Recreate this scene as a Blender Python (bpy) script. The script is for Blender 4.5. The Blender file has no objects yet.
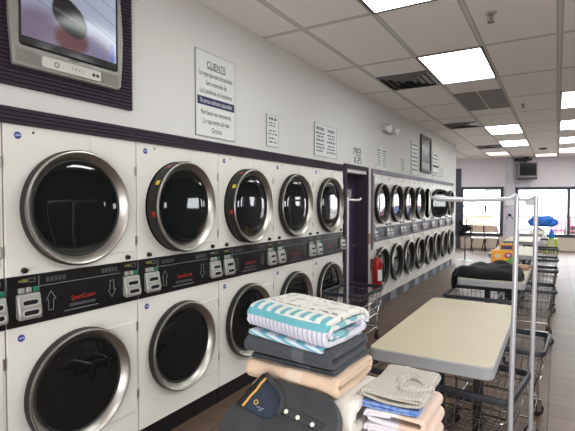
import bpy, bmesh, math, random
from mathutils import Vector, Matrix, noise
from mathutils.geometry import delaunay_2d_cdt
PI = math.pi
random.seed(7)
scene = bpy.context.scene
COL = scene.collection

# ------------------------------------------------------------------ colours / materials
def lin(c):
    c = c / 255.0
    return c / 12.92 if c <= 0.04045 else ((c + 0.055) / 1.055) ** 2.4
def rgb(r, g, b): return (lin(r), lin(g), lin(b), 1.0)

MATS = {}
def mat(name, col, rough=0.5, metal=0.0, spec=0.5, mottle=0.06, mscale=6.0, bump=0.0, bscale=80.0, emit=None, estr=0.0, coat=0.0):
    if name in MATS: return MATS[name]
    m = bpy.data.materials.new(name); m.use_nodes = True
    nt = m.node_tree; b = nt.nodes['Principled BSDF']
    b.inputs['Roughness'].default_value = rough
    b.inputs['Metallic'].default_value = metal
    b.inputs['Specular IOR Level'].default_value = spec
    b.inputs['Coat Weight'].default_value = coat
    tc = nt.nodes.new('ShaderNodeTexCoord')
    if mottle > 0:
        n = nt.nodes.new('ShaderNodeTexNoise'); n.inputs['Scale'].default_value = mscale; n.inputs['Detail'].default_value = 3
        nt.links.new(tc.outputs['Object'], n.inputs['Vector'])
        mx = nt.nodes.new('ShaderNodeMix'); mx.data_type = 'RGBA'
        c = rgb(*col)
        mx.inputs[6].default_value = tuple(max(0, v * (1 - mottle * 2)) for v in c[:3]) + (1,)
        mx.inputs[7].default_value = tuple(min(1, v * (1 + mottle * 2)) for v in c[:3]) + (1,)
        nt.links.new(n.outputs['Fac'], mx.inputs[0]); nt.links.new(mx.outputs[2], b.inputs['Base Color'])
    else:
        b.inputs['Base Color'].default_value = rgb(*col)
    if bump > 0:
        n2 = nt.nodes.new('ShaderNodeTexNoise'); n2.inputs['Scale'].default_value = bscale; n2.inputs['Detail'].default_value = 2
        nt.links.new(tc.outputs['Object'], n2.inputs['Vector'])
        bp = nt.nodes.new('ShaderNodeBump'); bp.inputs['Strength'].default_value = bump; bp.inputs['Distance'].default_value = 0.01
        nt.links.new(n2.outputs['Fac'], bp.inputs['Height']); nt.links.new(bp.outputs['Normal'], b.inputs['Normal'])
    if emit:
        b.inputs['Emission Color'].default_value = rgb(*emit); b.inputs['Emission Strength'].default_value = estr
    MATS[name] = m
    return m

class N:
    """tiny node-math helper"""
    def __init__(s, m): s.nt = m.node_tree; s.b = s.nt.nodes.get('Principled BSDF')
    def new(s, t): return s.nt.nodes.new(t)
    def link(s, a, b): s.nt.links.new(a, b)
    def m(s, op, a, b=None, c=None):
        n = s.new('ShaderNodeMath'); n.operation = op
        for i, v in enumerate((a, b, c)):
            if v is None: continue
            if isinstance(v, (int, float)): n.inputs[i].default_value = v
            else: s.link(v, n.inputs[i])
        return n.outputs[0]
    def mix(s, f, a, b):
        n = s.new('ShaderNodeMix'); n.data_type = 'RGBA'
        for i, v in ((0, f), (6, a), (7, b)):
            if isinstance(v, (int, float)): n.inputs[i].default_value = v
            elif isinstance(v, tuple): n.inputs[i].default_value = v
            else: s.link(v, n.inputs[i])
        return n.outputs[2]
    def coords(s):
        tc = s.new('ShaderNodeTexCoord'); sp = s.new('ShaderNodeSeparateXYZ')
        s.link(tc.outputs['Object'], sp.inputs[0]); return tc.outputs['Object'], sp.outputs[0], sp.outputs[1], sp.outputs[2]
    def noise(s, v, sc, det=2):
        n = s.new('ShaderNodeTexNoise'); n.inputs['Scale'].default_value = sc; n.inputs['Detail'].default_value = det
        s.link(v, n.inputs['Vector']); return n.outputs['Fac']
    def band(s, v, lo, hi):
        return s.m('MULTIPLY', s.m('GREATER_THAN', v, lo), s.m('LESS_THAN', v, hi))
    def bump(s, h, strength=0.5, dist=0.01):
        bp = s.new('ShaderNodeBump'); bp.inputs['Strength'].default_value = strength; bp.inputs['Distance'].default_value = dist
        s.link(h, bp.inputs['Height']); s.link(bp.outputs['Normal'], s.b.inputs['Normal'])

def custom(name, rough=0.6):
    m = bpy.data.materials.new(name); m.use_nodes = True
    n = N(m); n.b.inputs['Roughness'].default_value = rough
    MATS[name] = m
    return m, n

# ------------------------------------------------------------------ mesh builder
class MB:
    def __init__(s): s.v = []; s.f = []
    def add(s, vs, fs):
        o = len(s.v); s.v += [tuple(v) for v in vs]; s.f += [tuple(i + o for i in f) for f in fs]; return s
    def box(s, x0, x1, y0, y1, z0, z1):
        vs = [(x, y, z) for x in (x0, x1) for y in (y0, y1) for z in (z0, z1)]
        return s.add(vs, [(0, 1, 3, 2), (4, 6, 7, 5), (0, 4, 5, 1), (2, 3, 7, 6), (0, 2, 6, 4), (1, 5, 7, 3)])
    def lathe(s, prof, c=(0, 0, 0), axis='x', n=40, closed=False):
        vs = []; k = len(prof)
        for j in range(n):
            a = 2 * PI * j / n; ca, sa = math.cos(a), math.sin(a)
            for r, h in prof:
                if axis == 'x': p = (h, r * ca, r * sa)
                elif axis == 'y': p = (r * sa, h, r * ca)
                else: p = (r * ca, r * sa, h)
                vs.append((p[0] + c[0], p[1] + c[1], p[2] + c[2]))
        fs = []
        for j in range(n):
            j2 = (j + 1) % n
            for i in range(k - 1 + (1 if closed else 0)):
                i2 = (i + 1) % k
                fs.append((j * k + i, j2 * k + i, j2 * k + i2, j * k + i2))
        return s.add(vs, fs)
    def tube(s, pts, r, n=8, closed=False, cap=True):
        pts = [Vector(p) for p in pts]; k = len(pts); vs = []
        up = None
        for i, p in enumerate(pts):
            a = pts[(i - 1) % k] if (closed or i > 0) else p
            b = pts[(i + 1) % k] if (closed or i < k - 1) else p
            t = (b - a)
            if t.length < 1e-9: t = Vector((0, 0, 1))
            t.normalize()
            if up is None:
                up = Vector((0, 0, 1)) if abs(t.z) < 0.9 else Vector((1, 0, 0))
            u = up - t * up.dot(t)
            if u.length < 1e-4: u = Vector((1, 0, 0)) - t * t.x
            u.normalize(); w = t.cross(u); up = u
            rr = r[i] if isinstance(r, (list, tuple)) else r
            for j in range(n):
                an = 2 * PI * j / n
                vs.append(p + u * (rr * math.cos(an)) + w * (rr * math.sin(an)))
        fs = []
        for i in range(k if closed else k - 1):
            i2 = (i + 1) % k
            for j in range(n):
                j2 = (j + 1) % n
                fs.append((i * n + j, i * n + j2, i2 * n + j2, i2 * n + j))
        if cap and not closed:
            fs.append(tuple(range(n - 1, -1, -1))); fs.append(tuple((k - 1) * n + j for j in range(n)))
        return s.add(vs, fs)
    def prism(s, poly, d0, d1, axis='x'):
        """poly in the plane normal to axis, extruded d0..d1"""
        k = len(poly)
        def P(a, b, d):
            return (d, a, b) if axis == 'x' else ((a, d, b) if axis == 'y' else (a, b, d))
        vs = [P(a, b, d0) for a, b in poly] + [P(a, b, d1) for a, b in poly]
        fs = [tuple(range(k - 1, -1, -1)), tuple(range(k, 2 * k))] + [(i, (i + 1) % k, k + (i + 1) % k, k + i) for i in range(k)]
        return s.add(vs, fs)
    def text(s, body, size, place, sx=1.0):
        vs, fs = text_geo(body, size)
        return s.add([place(x * sx, y) for x, y in vs], fs)
    def build(s, name, m, parent=None, bevel=0.0, smooth=True, loc=(0, 0, 0), rot=(0, 0, 0), sub=0, seg=2):
        me = bpy.data.meshes.new(name)
        me.from_pydata(s.v, [], s.f)
        bm = bmesh.new(); bm.from_mesh(me); bmesh.ops.recalc_face_normals(bm, faces=bm.faces); bm.to_mesh(me); bm.free()
        me.materials.append(m)
        if smooth:
            for p in me.polygons: p.use_smooth = True
            try: me.set_sharp_from_angle(angle=math.radians(38))
            except Exception: pass
        o = bpy.data.objects.new(name, me); COL.objects.link(o)
        o.location = loc; o.rotation_euler = rot
        if parent: o.parent = parent
        if bevel > 0:
            b = o.modifiers.new('bevel', 'BEVEL'); b.width = bevel; b.segments = seg; b.limit_method = 'ANGLE'
        if sub:
            q = o.modifiers.new('sub', 'SUBSURF'); q.levels = sub; q.render_levels = sub
        return o

_TC = {}
def text_geo(body, size):
    key = (body, size)
    if key in _TC: return _TC[key]
    cu = bpy.data.curves.new('letters', 'FONT'); cu.body = body; cu.size = size; cu.align_x = 'CENTER'; cu.resolution_u = 3
    ob = bpy.data.objects.new('letters', cu); COL.objects.link(ob)
    dg = bpy.context.evaluated_depsgraph_get()
    me = bpy.data.meshes.new_from_object(ob.evaluated_get(dg))
    r = ([(v.co.x, v.co.y) for v in me.vertices], [tuple(p.vertices) for p in me.polygons])
    bpy.data.objects.remove(ob); bpy.data.curves.remove(cu); bpy.data.meshes.remove(me)
    _TC[key] = r
    return r

def tag(o, label=None, cat=None, group=None, kind=None):
    if label: o['label'] = label
    if cat: o['category'] = cat
    if group: o['group'] = group
    if kind: o['kind'] = kind
    return o
def empty(name, loc, rz=0.0):
    o = bpy.data.objects.new(name, None); COL.objects.link(o); o.location = loc; o.rotation_euler = (0, 0, rz); o.empty_display_size = 0.1
    return o
def thing(name, label, cat, loc, rz=0.0, group=None):
    return tag(empty(name, loc, rz), label, cat, group)
def struct(name, mb, m, **k):
    return tag(mb.build(name, m, **k), kind='structure')
def copy_tree(o, parent=None):
    c = o.copy(); COL.objects.link(c); c.parent = parent
    for ch in list(o.children): copy_tree(ch, c)
    return c
def rrect(x0, x1, y0, y1, r, n=5):
    out = []
    for cx, cy, a0 in ((x1 - r, y1 - r, 0), (x0 + r, y1 - r, PI / 2), (x0 + r, y0 + r, PI), (x1 - r, y0 + r, 3 * PI / 2)):
        for i in range(n + 1):
            a = a0 + PI / 2 * i / n; out.append((cx + r * math.cos(a), cy + r * math.sin(a)))
    return out

# palette
M_wall = mat('wall_paint', (216, 214, 211), 0.6, mottle=0.015, mscale=1.5)
M_front = mat('front_wall_paint', (236, 230, 236), 0.7, mottle=0.02, mscale=2)
M_sill = mat('sill_wall_paint', (214, 198, 184), 0.7, mottle=0.03)
M_right = mat('right_wall_paint', (70, 64, 70), 0.8, mottle=0.03)
M_purple = mat('purple_slat_paint', (44, 30, 46), 0.75, mottle=0.04)
M_purple_d = mat('purple_door_paint', (70, 56, 78), 0.5, mottle=0.04)
M_enamel = mat('dryer_enamel', (228, 225, 216), 0.32, mottle=0.012, mscale=3)
M_chrome = mat('brushed_chrome', (176, 172, 165), 0.36, 1.0, mottle=0.03, mscale=30)
M_steel = mat('chrome_wire', (190, 190, 190), 0.2, 1.0, mottle=0.03)
M_gasket = mat('black_gasket', (14, 14, 14), 0.5)
M_glass = mat('dark_door_glass', (20, 22, 22), 0.03, spec=0.45, mottle=0.2, mscale=2)
M_panel = mat('black_control_panel', (17, 17, 19), 0.28, mottle=0.05)
M_kick = mat('black_kick_plate', (20, 20, 22), 0.35)
M_kick2 = mat('grey_kick_plate', (62, 65, 74), 0.45)
M_silver = mat('silver_plastic', (164, 162, 156), 0.38, 0.3)
M_black = mat('black_plastic', (18, 18, 19), 0.45)
M_greyln = mat('grey_marking', (132, 132, 132), 0.5, mottle=0.0)
M_dimln = mat('dim_marking', (70, 70, 72), 0.5, mottle=0.0)
M_redln = mat('red_marking', (164, 46, 36), 0.5, mottle=0.0)
M_green = mat('green_button', (30, 110, 84), 0.4)
M_yell = mat('yellow_marking', (120, 116, 58), 0.5, mottle=0)
M_white = mat('white_plastic', (236, 236, 234), 0.4)
M_blue_st = mat('blue_sticker', (58, 66, 140), 0.4, mottle=0)
M_red = mat('red_paint', (160, 20, 24), 0.35)
M_ink = mat('black_ink', (38, 38, 42), 0.6, mottle=0)
M_inkg = mat('grey_ink', (92, 92, 94), 0.6, mottle=0)
M_navy = mat('navy_print', (36, 32, 84), 0.5, mottle=0)
M_paper = mat('white_sign_board', (220, 221, 219), 0.45, mottle=0.01)
M_edge = mat('grey_sign_edge', (186, 187, 186), 0.5, mottle=0)
M_lam = mat('cream_laminate', (186, 173, 148), 0.42, mottle=0.02, mscale=4)
M_lam_edge = mat('grey_table_edge', (160, 161, 163), 0.45, mottle=0.02)
M_alu = mat('brushed_pole', (196, 196, 200), 0.35, 0.4, mottle=0.05)
M_bump = mat('blue_black_bumper', (38, 42, 50), 0.45, mottle=0.1, mscale=20)
M_frame = mat('slate_window_frame', (62, 66, 80), 0.45)

# ------------------------------------------------------------------ ROOM SHELL
LX = -2.3
FY, PHI = 17.35, math.atan(0.26)
# floor: long tiles with dark grout
m, n = custom('floor_tile', 0.46)
v, x, y, z = n.coords()
gx = n.m('FRACT', n.m('DIVIDE', n.m('ADD', x, 20 * 0.292 + 0.035), 0.292))
gy = n.m('FRACT', n.m('DIVIDE', n.m('ADD', y, 10.0), 0.228))
lx = n.m('LESS_THAN', n.m('ABSOLUTE', n.m('SUBTRACT', gx, 0.5)), 0.482)
ly = n.m('LESS_THAN', n.m('ABSOLUTE', n.m('SUBTRACT', gy, 0.5)), 0.478)
tile = n.m('MULTIPLY', lx, n.m('ADD', n.m('MULTIPLY', ly, 0.75), 0.25))
cellx = n.m('FLOOR', n.m('DIVIDE', n.m('ADD', x, 20 * 0.292 + 0.035), 0.292)); celly = n.m('FLOOR', n.m('DIVIDE', n.m('ADD', y, 10.0), 0.228))
wn = n.new('ShaderNodeTexWhiteNoise'); wn.noise_dimensions = '2D'
cb = n.new('ShaderNodeCombineXYZ'); n.link(cellx, cb.inputs[0]); n.link(celly, cb.inputs[1]); n.link(cb.outputs[0], wn.inputs['Vector'])
base = n.mix(wn.outputs['Value'], rgb(100, 78, 63), rgb(114, 91, 75))
base = n.mix(n.m('MULTIPLY', n.noise(v, 9, 4), 0.35), base, rgb(82, 69, 61))
n.link(n.mix(tile, rgb(38, 31, 28), base), n.b.inputs['Base Color'])
n.bump(tile, 0.5, 0.006)
M_floor = m
struct('floor', MB().box(-4.5, 4.5, -3, 19.0, -0.1, 0), M_floor, smooth=False)

# suspended ceiling: 2x4 grid
m, n = custom('ceiling_tile', 0.85)
v, x, y, z = n.coords()
gx = n.m('FRACT', n.m('DIVIDE', n.m('ADD', x, 6.3), 0.63)); gy = n.m('FRACT', n.m('DIVIDE', n.m('ADD', y, 12.35 - 4.65), 1.235))
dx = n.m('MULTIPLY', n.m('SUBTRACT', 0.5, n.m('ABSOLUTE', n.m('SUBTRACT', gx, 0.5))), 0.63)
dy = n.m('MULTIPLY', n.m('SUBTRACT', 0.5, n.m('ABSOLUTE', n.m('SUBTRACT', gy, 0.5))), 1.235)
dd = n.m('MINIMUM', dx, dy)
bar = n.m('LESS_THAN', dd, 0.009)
shad = n.band(dd, 0.009, 0.026)  # shade strips either side of the T-bars, painted into the tile colour
base = n.mix(n.noise(v, 60, 3), rgb(236, 232, 228), rgb(246, 243, 240))
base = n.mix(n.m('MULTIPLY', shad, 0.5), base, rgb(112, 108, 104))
n.link(n.mix(bar, base, rgb(212, 210, 206)), n.b.inputs['Base Color'])
n.bump(n.m('MAXIMUM', bar, n.m('MULTIPLY', n.noise(v, 90, 3), 0.15)), 0.5, 0.006)
M_ceil = m
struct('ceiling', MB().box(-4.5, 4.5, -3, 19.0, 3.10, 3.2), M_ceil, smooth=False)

wl = MB()
wl.box(-2.42, LX, -3, 6.185, 2.0035, 3.1)
wl.box(-2.42, LX, 6.185, 12.5, 2.0385, 3.1)
struct('wall_left', wl, M_wall, smooth=False)
struct('wall_left_rear', MB().box(-2.42, LX, -3, -0.45, 0, 2.0035), M_wall, smooth=False)
struct('wall_left_pier', MB().box(-2.42, LX, 6.04, 6.185, 0, 2.0035), M_wall, smooth=False)
struct('wall_left_end', MB().box(-2.42, LX, 12.06, 12.5, 0, 2.0385), M_wall, smooth=False)
struct('wall_outer', MB().box(-4.62, -4.5, -3, 19, 0, 3.1), M_wall, smooth=False)
struct('wall_back', MB().box(-4.5, 4.5, -3.12, -3, 0, 3.1), M_wall, smooth=False)
# right wall (outside the frame, but the dryer doors mirror its windows)
wr = MB(); RW = 4.5
wins = [(7.0, 7.4, 1.5, 1.72), (8.7, 9.6, 1.38, 1.74), (11.8, 12.9, 1.35, 1.85), (13.9, 14.9, 1.40, 1.95), (15.6, 16.6, 1.40, 1.95)]
ys = -3.0
for a, b, c, d in wins:
    wr.box(RW, RW + 0.12, ys, a, 0, 3.1); wr.box(RW, RW + 0.12, a, b, 0, c); wr.box(RW, RW + 0.12, a, b, d, 3.1); ys = b
wr.box(RW, RW + 0.12, ys, 19, 0, 3.1)
struct('wall_right', wr, M_right, smooth=False)

# clear glass
m = bpy.data.materials.new('window_glass'); m.use_nodes = True; nt = m.node_tree; nt.nodes.clear()
o_ = nt.nodes.new('ShaderNodeOutputMaterial'); t_ = nt.nodes.new('ShaderNodeBsdfTransparent'); g_ = nt.nodes.new('ShaderNodeBsdfGlossy'); g_.inputs['Roughness'].default_value = 0.02
x_ = nt.nodes.new('ShaderNodeMixShader'); x_.inputs[0].default_value = 0.06
nt.links.new(t_.outputs[0], x_.inputs[1]); nt.links.new(g_.outputs[0], x_.inputs[2]); nt.links.new(x_.outputs[0], o_.inputs[0])
M_pane = m

FK = dict(loc=(0, FY, 0), rot=(0, 0, PHI))
fw_ = MB()      # storefront wall, slightly skewed to the room
fw_.box(-4.7, -3.06, 0, 0.15, 2.78, 3.1)
fw_.box(-3.06, -1.62, 0, 0.15, 2.14, 3.1)
fw_.box(-1.62, -1.26, 0, 0.15, 0.0, 3.1)
fw_.box(-1.26, 4.75, 0, 0.15, 2.12, 3.1)
struct('wall_front', fw_, M_front, smooth=False, **FK)
sw = MB(); sw.box(-4.7, -1.62, 0, 0.15, 0, 0.45); sw.box(-1.26, 4.75, 0, 0.15, 0, 0.45)
struct('wall_front_sill', sw, M_sill, smooth=False, **FK)
struct('trim_1', MB().box(-1.55, -1.33, -0.10, 0.0, 0, 3.1), mat('white_column_paint', (214, 212, 220), 0.5), bevel=0.01, smooth=False, **FK)
struct('trim_2', MB().box(-3.12, -2.975, -0.06, 0.12, 0, 2.78), M_frame, bevel=0.006, smooth=False, **FK)
def fwindow(name, u0, u1, z0, z1, mulls):
    f = MB(); t = 0.10
    f.box(u0, u1, -0.02, 0.10, z0, z0 + t); f.box(u0, u1, -0.02, 0.10, z1 - t, z1)
    f.box(u0, u0 + t, -0.02, 0.10, z0 + t, z1 - t); f.box(u1 - t, u1, -0.02, 0.10, z0 + t, z1 - t)
    for q in mulls: f.box(q - 0.04, q + 0.04, -0.02, 0.10, z0 + t, z1 - t)
    w = struct(name, f, M_frame, smooth=False, **FK)
    MB().box(u0 + t * 0.5, u1 - t * 0.5, 0.045, 0.05, z0 + t * 0.5, z1 - t * 0.5).build('pane', M_pane, w, smooth=False)
    return w
w1 = fwindow('window_1', -2.99, -1.62, 0.45, 2.14, [])
w2 = fwindow('window_2', -1.26, 4.72, 0.45, 2.12, [0.345, 1.95, 3.5])
w3 = fwindow('window_3', -4.68, -3.06, 2.1, 2.78, [])
w4 = fwindow('window_4', -4.68, -3.06, 0.45, 2.1, [])
for k, (a, b, c, d) in enumerate(wins):
    f = MB(); t = 0.05
    f.box(RW - 0.02, RW + 0.1, a, b, c, c + t); f.box(RW - 0.02, RW + 0.1, a, b, d - t, d)
    f.box(RW - 0.02, RW + 0.1, a, a + t, c + t, d - t); f.box(RW - 0.02, RW + 0.1, b - t, b, c + t, d - t)
    w = struct('window_%d' % (5 + k), f, M_frame, smooth=False)
    MB().box(RW + 0.04, RW + 0.045, a + 0.02, b - 0.02, c + 0.02, d - 0.02).build('pane', M_pane, w, smooth=False)
# faint lettering on the outside of the left window (read from behind)
M_glet = mat('grey_glass_lettering', (96, 98, 102), 0.6, mottle=0)
def glass_marks(u, zz, h, marks, w):
    for k, ch in enumerate(marks):
        b = MB(); c = u + k * w * 1.25
        if ch == 'I': b.box(c - h * 0.15, c + h * 0.15, 0.040, 0.043, zz, zz + h)
        elif ch == 'O':
            n_ = 28; vs = []
            for i in range(n_):
                q = 2 * PI * i / n_
                for f in (1.0, 0.52): vs.append((c + w * 0.5 * f * math.cos(q), 0.042, zz + h / 2 + h / 2 * (f + 0.06 * (1 - f)) * math.sin(q)))
            b.add(vs, [(2 * i, 2 * i + 1, (2 * i + 3) % (2 * n_), (2 * i + 2) % (2 * n_)) for i in range(n_)])
        b.build('window_lettering', M_glet, w1, smooth=False)
glass_marks(-2.47, 1.26, 0.19, 'OI', 0.17)
glass_marks(-2.17, 1.27, 0.25, 'IO', 0.20)
glass_marks(-2.82, 1.40, 0.15, 'O', 0.16)
for u0, u1, zz, h in ((-2.62, -2.32, 1.97, 0.05), (-2.2, -1.8, 1.98, 0.06), (-2.18, -1.8, 1.86, 0.08), (-2.45, -2.34, 1.76, 0.08), (-2.1, -1.88, 1.17, 0.05), (-2.55, -2.3, 1.62, 0.04)):
    b = MB(); u = u0
    while u < u1: b.box(u, u + 0.045, 0.040, 0.043, zz, zz + h); u += 0.065
    b.build('window_lettering', M_glet, w1, smooth=False)
# purple slatted bands over the dryers (row 1) and thin band (row 2)
t = MB()
for k in range(4):
    z0 = 2.004 + k * 0.0205
    t.box(LX - 0.01, LX + 0.018, -0.4, 5.20, z0, z0 + 0.0165)
t.box(LX - 0.01, LX + 0.012, -0.4, 5.20, 2.004, 2.086)
struct('trim_3', t, M_purple, smooth=False, bevel=0.002)
t = MB(); t.box(LX - 0.01, LX + 0.018, 6.185, 12.12, 2.035, 2.10); t.box(LX - 0.01, LX + 0.02, 6.185, 6.225, 0.95, 2.10)
struct('trim_4', t, mat('light_purple_trim', (98, 90, 108), 0.5), smooth=False, bevel=0.003)
# doorway
t = MB()
t.box(-2.52, LX + 0.02, 5.205, 5.285, 0, 2.105); t.box(-2.52, LX + 0.02, 6.0, 6.045, 0, 2.105); t.box(-2.52, LX + 0.02, 5.285, 6.0, 2.05, 2.105)
d_ = struct('door_frame', t, M_purple, smooth=False, bevel=0.004)
door = struct('door_1', MB().box(-2.52, -2.475, 5.285, 6.0, 0, 2.05), M_purple_d, smooth=False, bevel=0.003)
MB().box(-2.475, -2.468, 5.69, 5.87, 1.68, 1.79).build('switch_plate', mat('door_plate', (176, 170, 174), 0.5), door, bevel=0.003)
hb = MB().lathe([(0, 0.04), (0.028, 0.035), (0.03, 0.015), (0.012, 0.01), (0.012, 0)], (-2.475, 5.93, 1.0), 'x', 16)
hb.build('door_knob', M_chrome, door)
# surround of the wall television
t = MB()
Z0, Z1, Y0, Y1 = 2.19, 3.06, 0.15, 1.93
t.box(LX - 0.01, LX + 0.012, Y0, Y1, Z0, Z1)
k = Z0
while k < Z1 - 0.02:
    t.box(LX, LX + 0.02, Y0, Y1, k, k + 0.0165); k += 0.0205
struct('trim_5', t, M_purple, smooth=False, bevel=0.002)

# ------------------------------------------------------------------ CEILING FIXTURES
m, n = custom('troffer_diffuser', 0.6)
v, x, y, z = n.coords()
st = n.m('ADD', 0.86, n.m('MULTIPLY', n.noise(v, 5, 2), 0.28))
n.b.inputs['Base Color'].default_value = rgb(240, 242, 240)
n.b.inputs['Emission Color'].default_value = (0.93, 1.0, 0.97, 1)
n.link(n.m('MULTIPLY', st, 6.6), n.b.inputs['Emission Strength'])
M_diff = m
m, n = custom('warm_diffuser', 0.6)
n.b.inputs['Base Color'].default_value = rgb(240, 236, 230)
n.b.inputs['Emission Color'].default_value = (1.0, 0.86, 0.74, 1); n.b.inputs['Emission Strength'].default_value = 0.75
M_dim = m
def troffer(x0, x1, y0, y1, label, dim=False):
    r = thing('ceiling_light', label, 'ceiling light', ((x0 + x1) / 2, (y0 + y1) / 2, 3.10), 0, 'recessed fluorescent ceiling lights')
    a, b = (x1 - x0) / 2, (y1 - y0) / 2
    f = MB(); t = 0.022
    f.box(-a, a, -b, -b + t, -0.010, 0); f.box(-a, a, b - t, b, -0.010, 0); f.box(-a, -a + t, -b + t, b - t, -0.010, 0); f.box(a - t, a, -b + t, b - t, -0.010, 0)
    f.build('frame', mat('dark_light_frame', (74, 72, 72), 0.5), r, smooth=False)
    MB().box(-a + t, a - t, -b + t, b - t, -0.006, 0.0).build('diffuser', M_dim if dim else M_diff, r, smooth=False)
    return r
G = lambda k: 4.65 + 1.235 * k
troffer(-1.26, -0.63, G(-2), G(-1), 'lit ceiling light cut off by the top edge of the view')
troffer(-1.26, -0.63, G(0), G(1), 'large bright ceiling light beside the nearest black air vent')
troffer(-1.26, -0.63, G(4), G(5), 'bright ceiling light beyond the grey return air grille')
troffer(-1.26, -0.63, G(6), G(7), 'bright ceiling light right behind the one beyond the return grille')
troffer(-1.89, -1.26, G(8), G(9), 'dim pinkish ceiling light panel at far left near the front windows', True)
troffer(-0.63, 0.0, G(9), G(10) - 0.1, 'dim warm ceiling light panel just above the far television', True)
for k, s in ((2, 'nearest ceiling light of the column at the right edge'), (4, 'second nearest ceiling light of the column at the right edge'), (6, 'third ceiling light of the column at the right edge'), (8, 'farthest ceiling light of the column at the right edge')):
    troffer(0.02, 0.65, G(k), G(k + 1), s)

def vent(x0, x1, y0, y1, label):
    r = thing('ceiling_vent', label, 'ceiling vent', ((x0 + x1) / 2, (y0 + y1) / 2, 3.10), 0, 'black supply air vents in the ceiling')
    a, b = (x1 - x0) / 2, (y1 - y0) / 2
    MB().box(-a, a, -b, b, -0.003, 0).build('backing', M_black, r, smooth=False)
    for k in range(4):
        s0 = 1 - k * 0.24; s1 = s0 - 0.10
        f = MB(); z0, z1 = -0.006 - 0.012 * (3 - k) * 0.3, -0.022
        o = [(-a * s0, -b * s0), (a * s0, -b * s0), (a * s0, b * s0), (-a * s0, b * s0)]
        i = [(-a * s1, -b * s1), (a * s1, -b * s1), (a * s1, b * s1), (-a * s1, b * s1)]
        f.add([(p[0], p[1], -0.004) for p in o] + [(p[0], p[1], -0.02) for p in i], [(q, (q + 1) % 4, 4 + (q + 1) % 4, 4 + q) for q in range(4)])
        f.build('louver', mat('grey_louver', (104, 102, 100), 0.5), r, smooth=False)
vent(-1.88, -1.27, 5.18, 5.86, 'black square air vent nearest, left of the large ceiling light')
vent(-1.88, -1.27, 8.9, 9.5, 'black square air vent in the middle of the ceiling')
vent(-1.88, -1.27, 12.8, 13.4, 'black square air vent farthest, by the front windows')
r = thing('return_grille', 'grey perforated return air grille between two bright ceiling lights', 'ceiling grille', (-0.945, 7.15, 3.10))
for ky in (0, 1):
    for kx in (0, 1):
        g = MB(); x0 = -0.315 + kx * 0.315; y0 = -0.65 + ky * 0.66
        g.box(x0 + 0.01, x0 + 0.305, y0 + 0.01, y0 + 0.64, -0.006, 0)
        for q in range(20): g.box(x0 + 0.015, x0 + 0.30, y0 + 0.02 + q * 0.031, y0 + 0.032 + q * 0.031, -0.014, -0.006)
        g.build('grille_panel', mat('grey_grille', (122, 118, 114), 0.6), r, smooth=False)
# sprinklers / small fittings
def sprinkler(x, y, label, s=1.0):
    r = thing('sprinkler_head', label, 'sprinkler', (x, y, 3.10))
    MB().lathe([(0, -0.008 * s), (0.03 * s, -0.008 * s), (0.035 * s, 0)], n=16, axis='z').build('escutcheon', M_silver, r)
    b = MB().lathe([(0.006, -0.045 * s), (0.009, -0.04 * s), (0.009, 0)], n=10, axis='z')
    b.lathe([(0, -0.062 * s), (0.022 * s, -0.060 * s), (0.022 * s, -0.056 * s), (0, -0.056 * s)], n=14, axis='z')
    b.tube([(0.016 * s, 0, -0.012), (0.018 * s, 0, -0.035 * s), (0.003, 0, -0.058 * s)], 0.003, 6); b.tube([(-0.016 * s, 0, -0.012), (-0.018 * s, 0, -0.035 * s), (-0.003, 0, -0.058 * s)], 0.003, 6)
    b.build('sprinkler_body', mat('dull_brass', (120, 112, 100), 0.4, 0.7), r)
sprinkler(-0.466, 3.88, 'brass sprinkler head hanging from the nearest ceiling tile', 1.25)
sprinkler(-0.463, 7.7, 'small sprinkler head in the ceiling right of the return grille')
r = thing('smoke_detector', 'small dark round fitting on the ceiling near the front wall', 'ceiling fitting', (-0.351, 14.23, 3.10))
MB().lathe([(0, -0.05), (0.07, -0.045), (0.10, -0.02), (0.10, 0)], axis='z', n=24).build('detector_cap', M_black, r)
MB().lathe([(0.10, -0.012), (0.12, -0.010), (0.125, 0)], axis='z', n=24).build('mounting_ring', M_silver, r)

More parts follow.
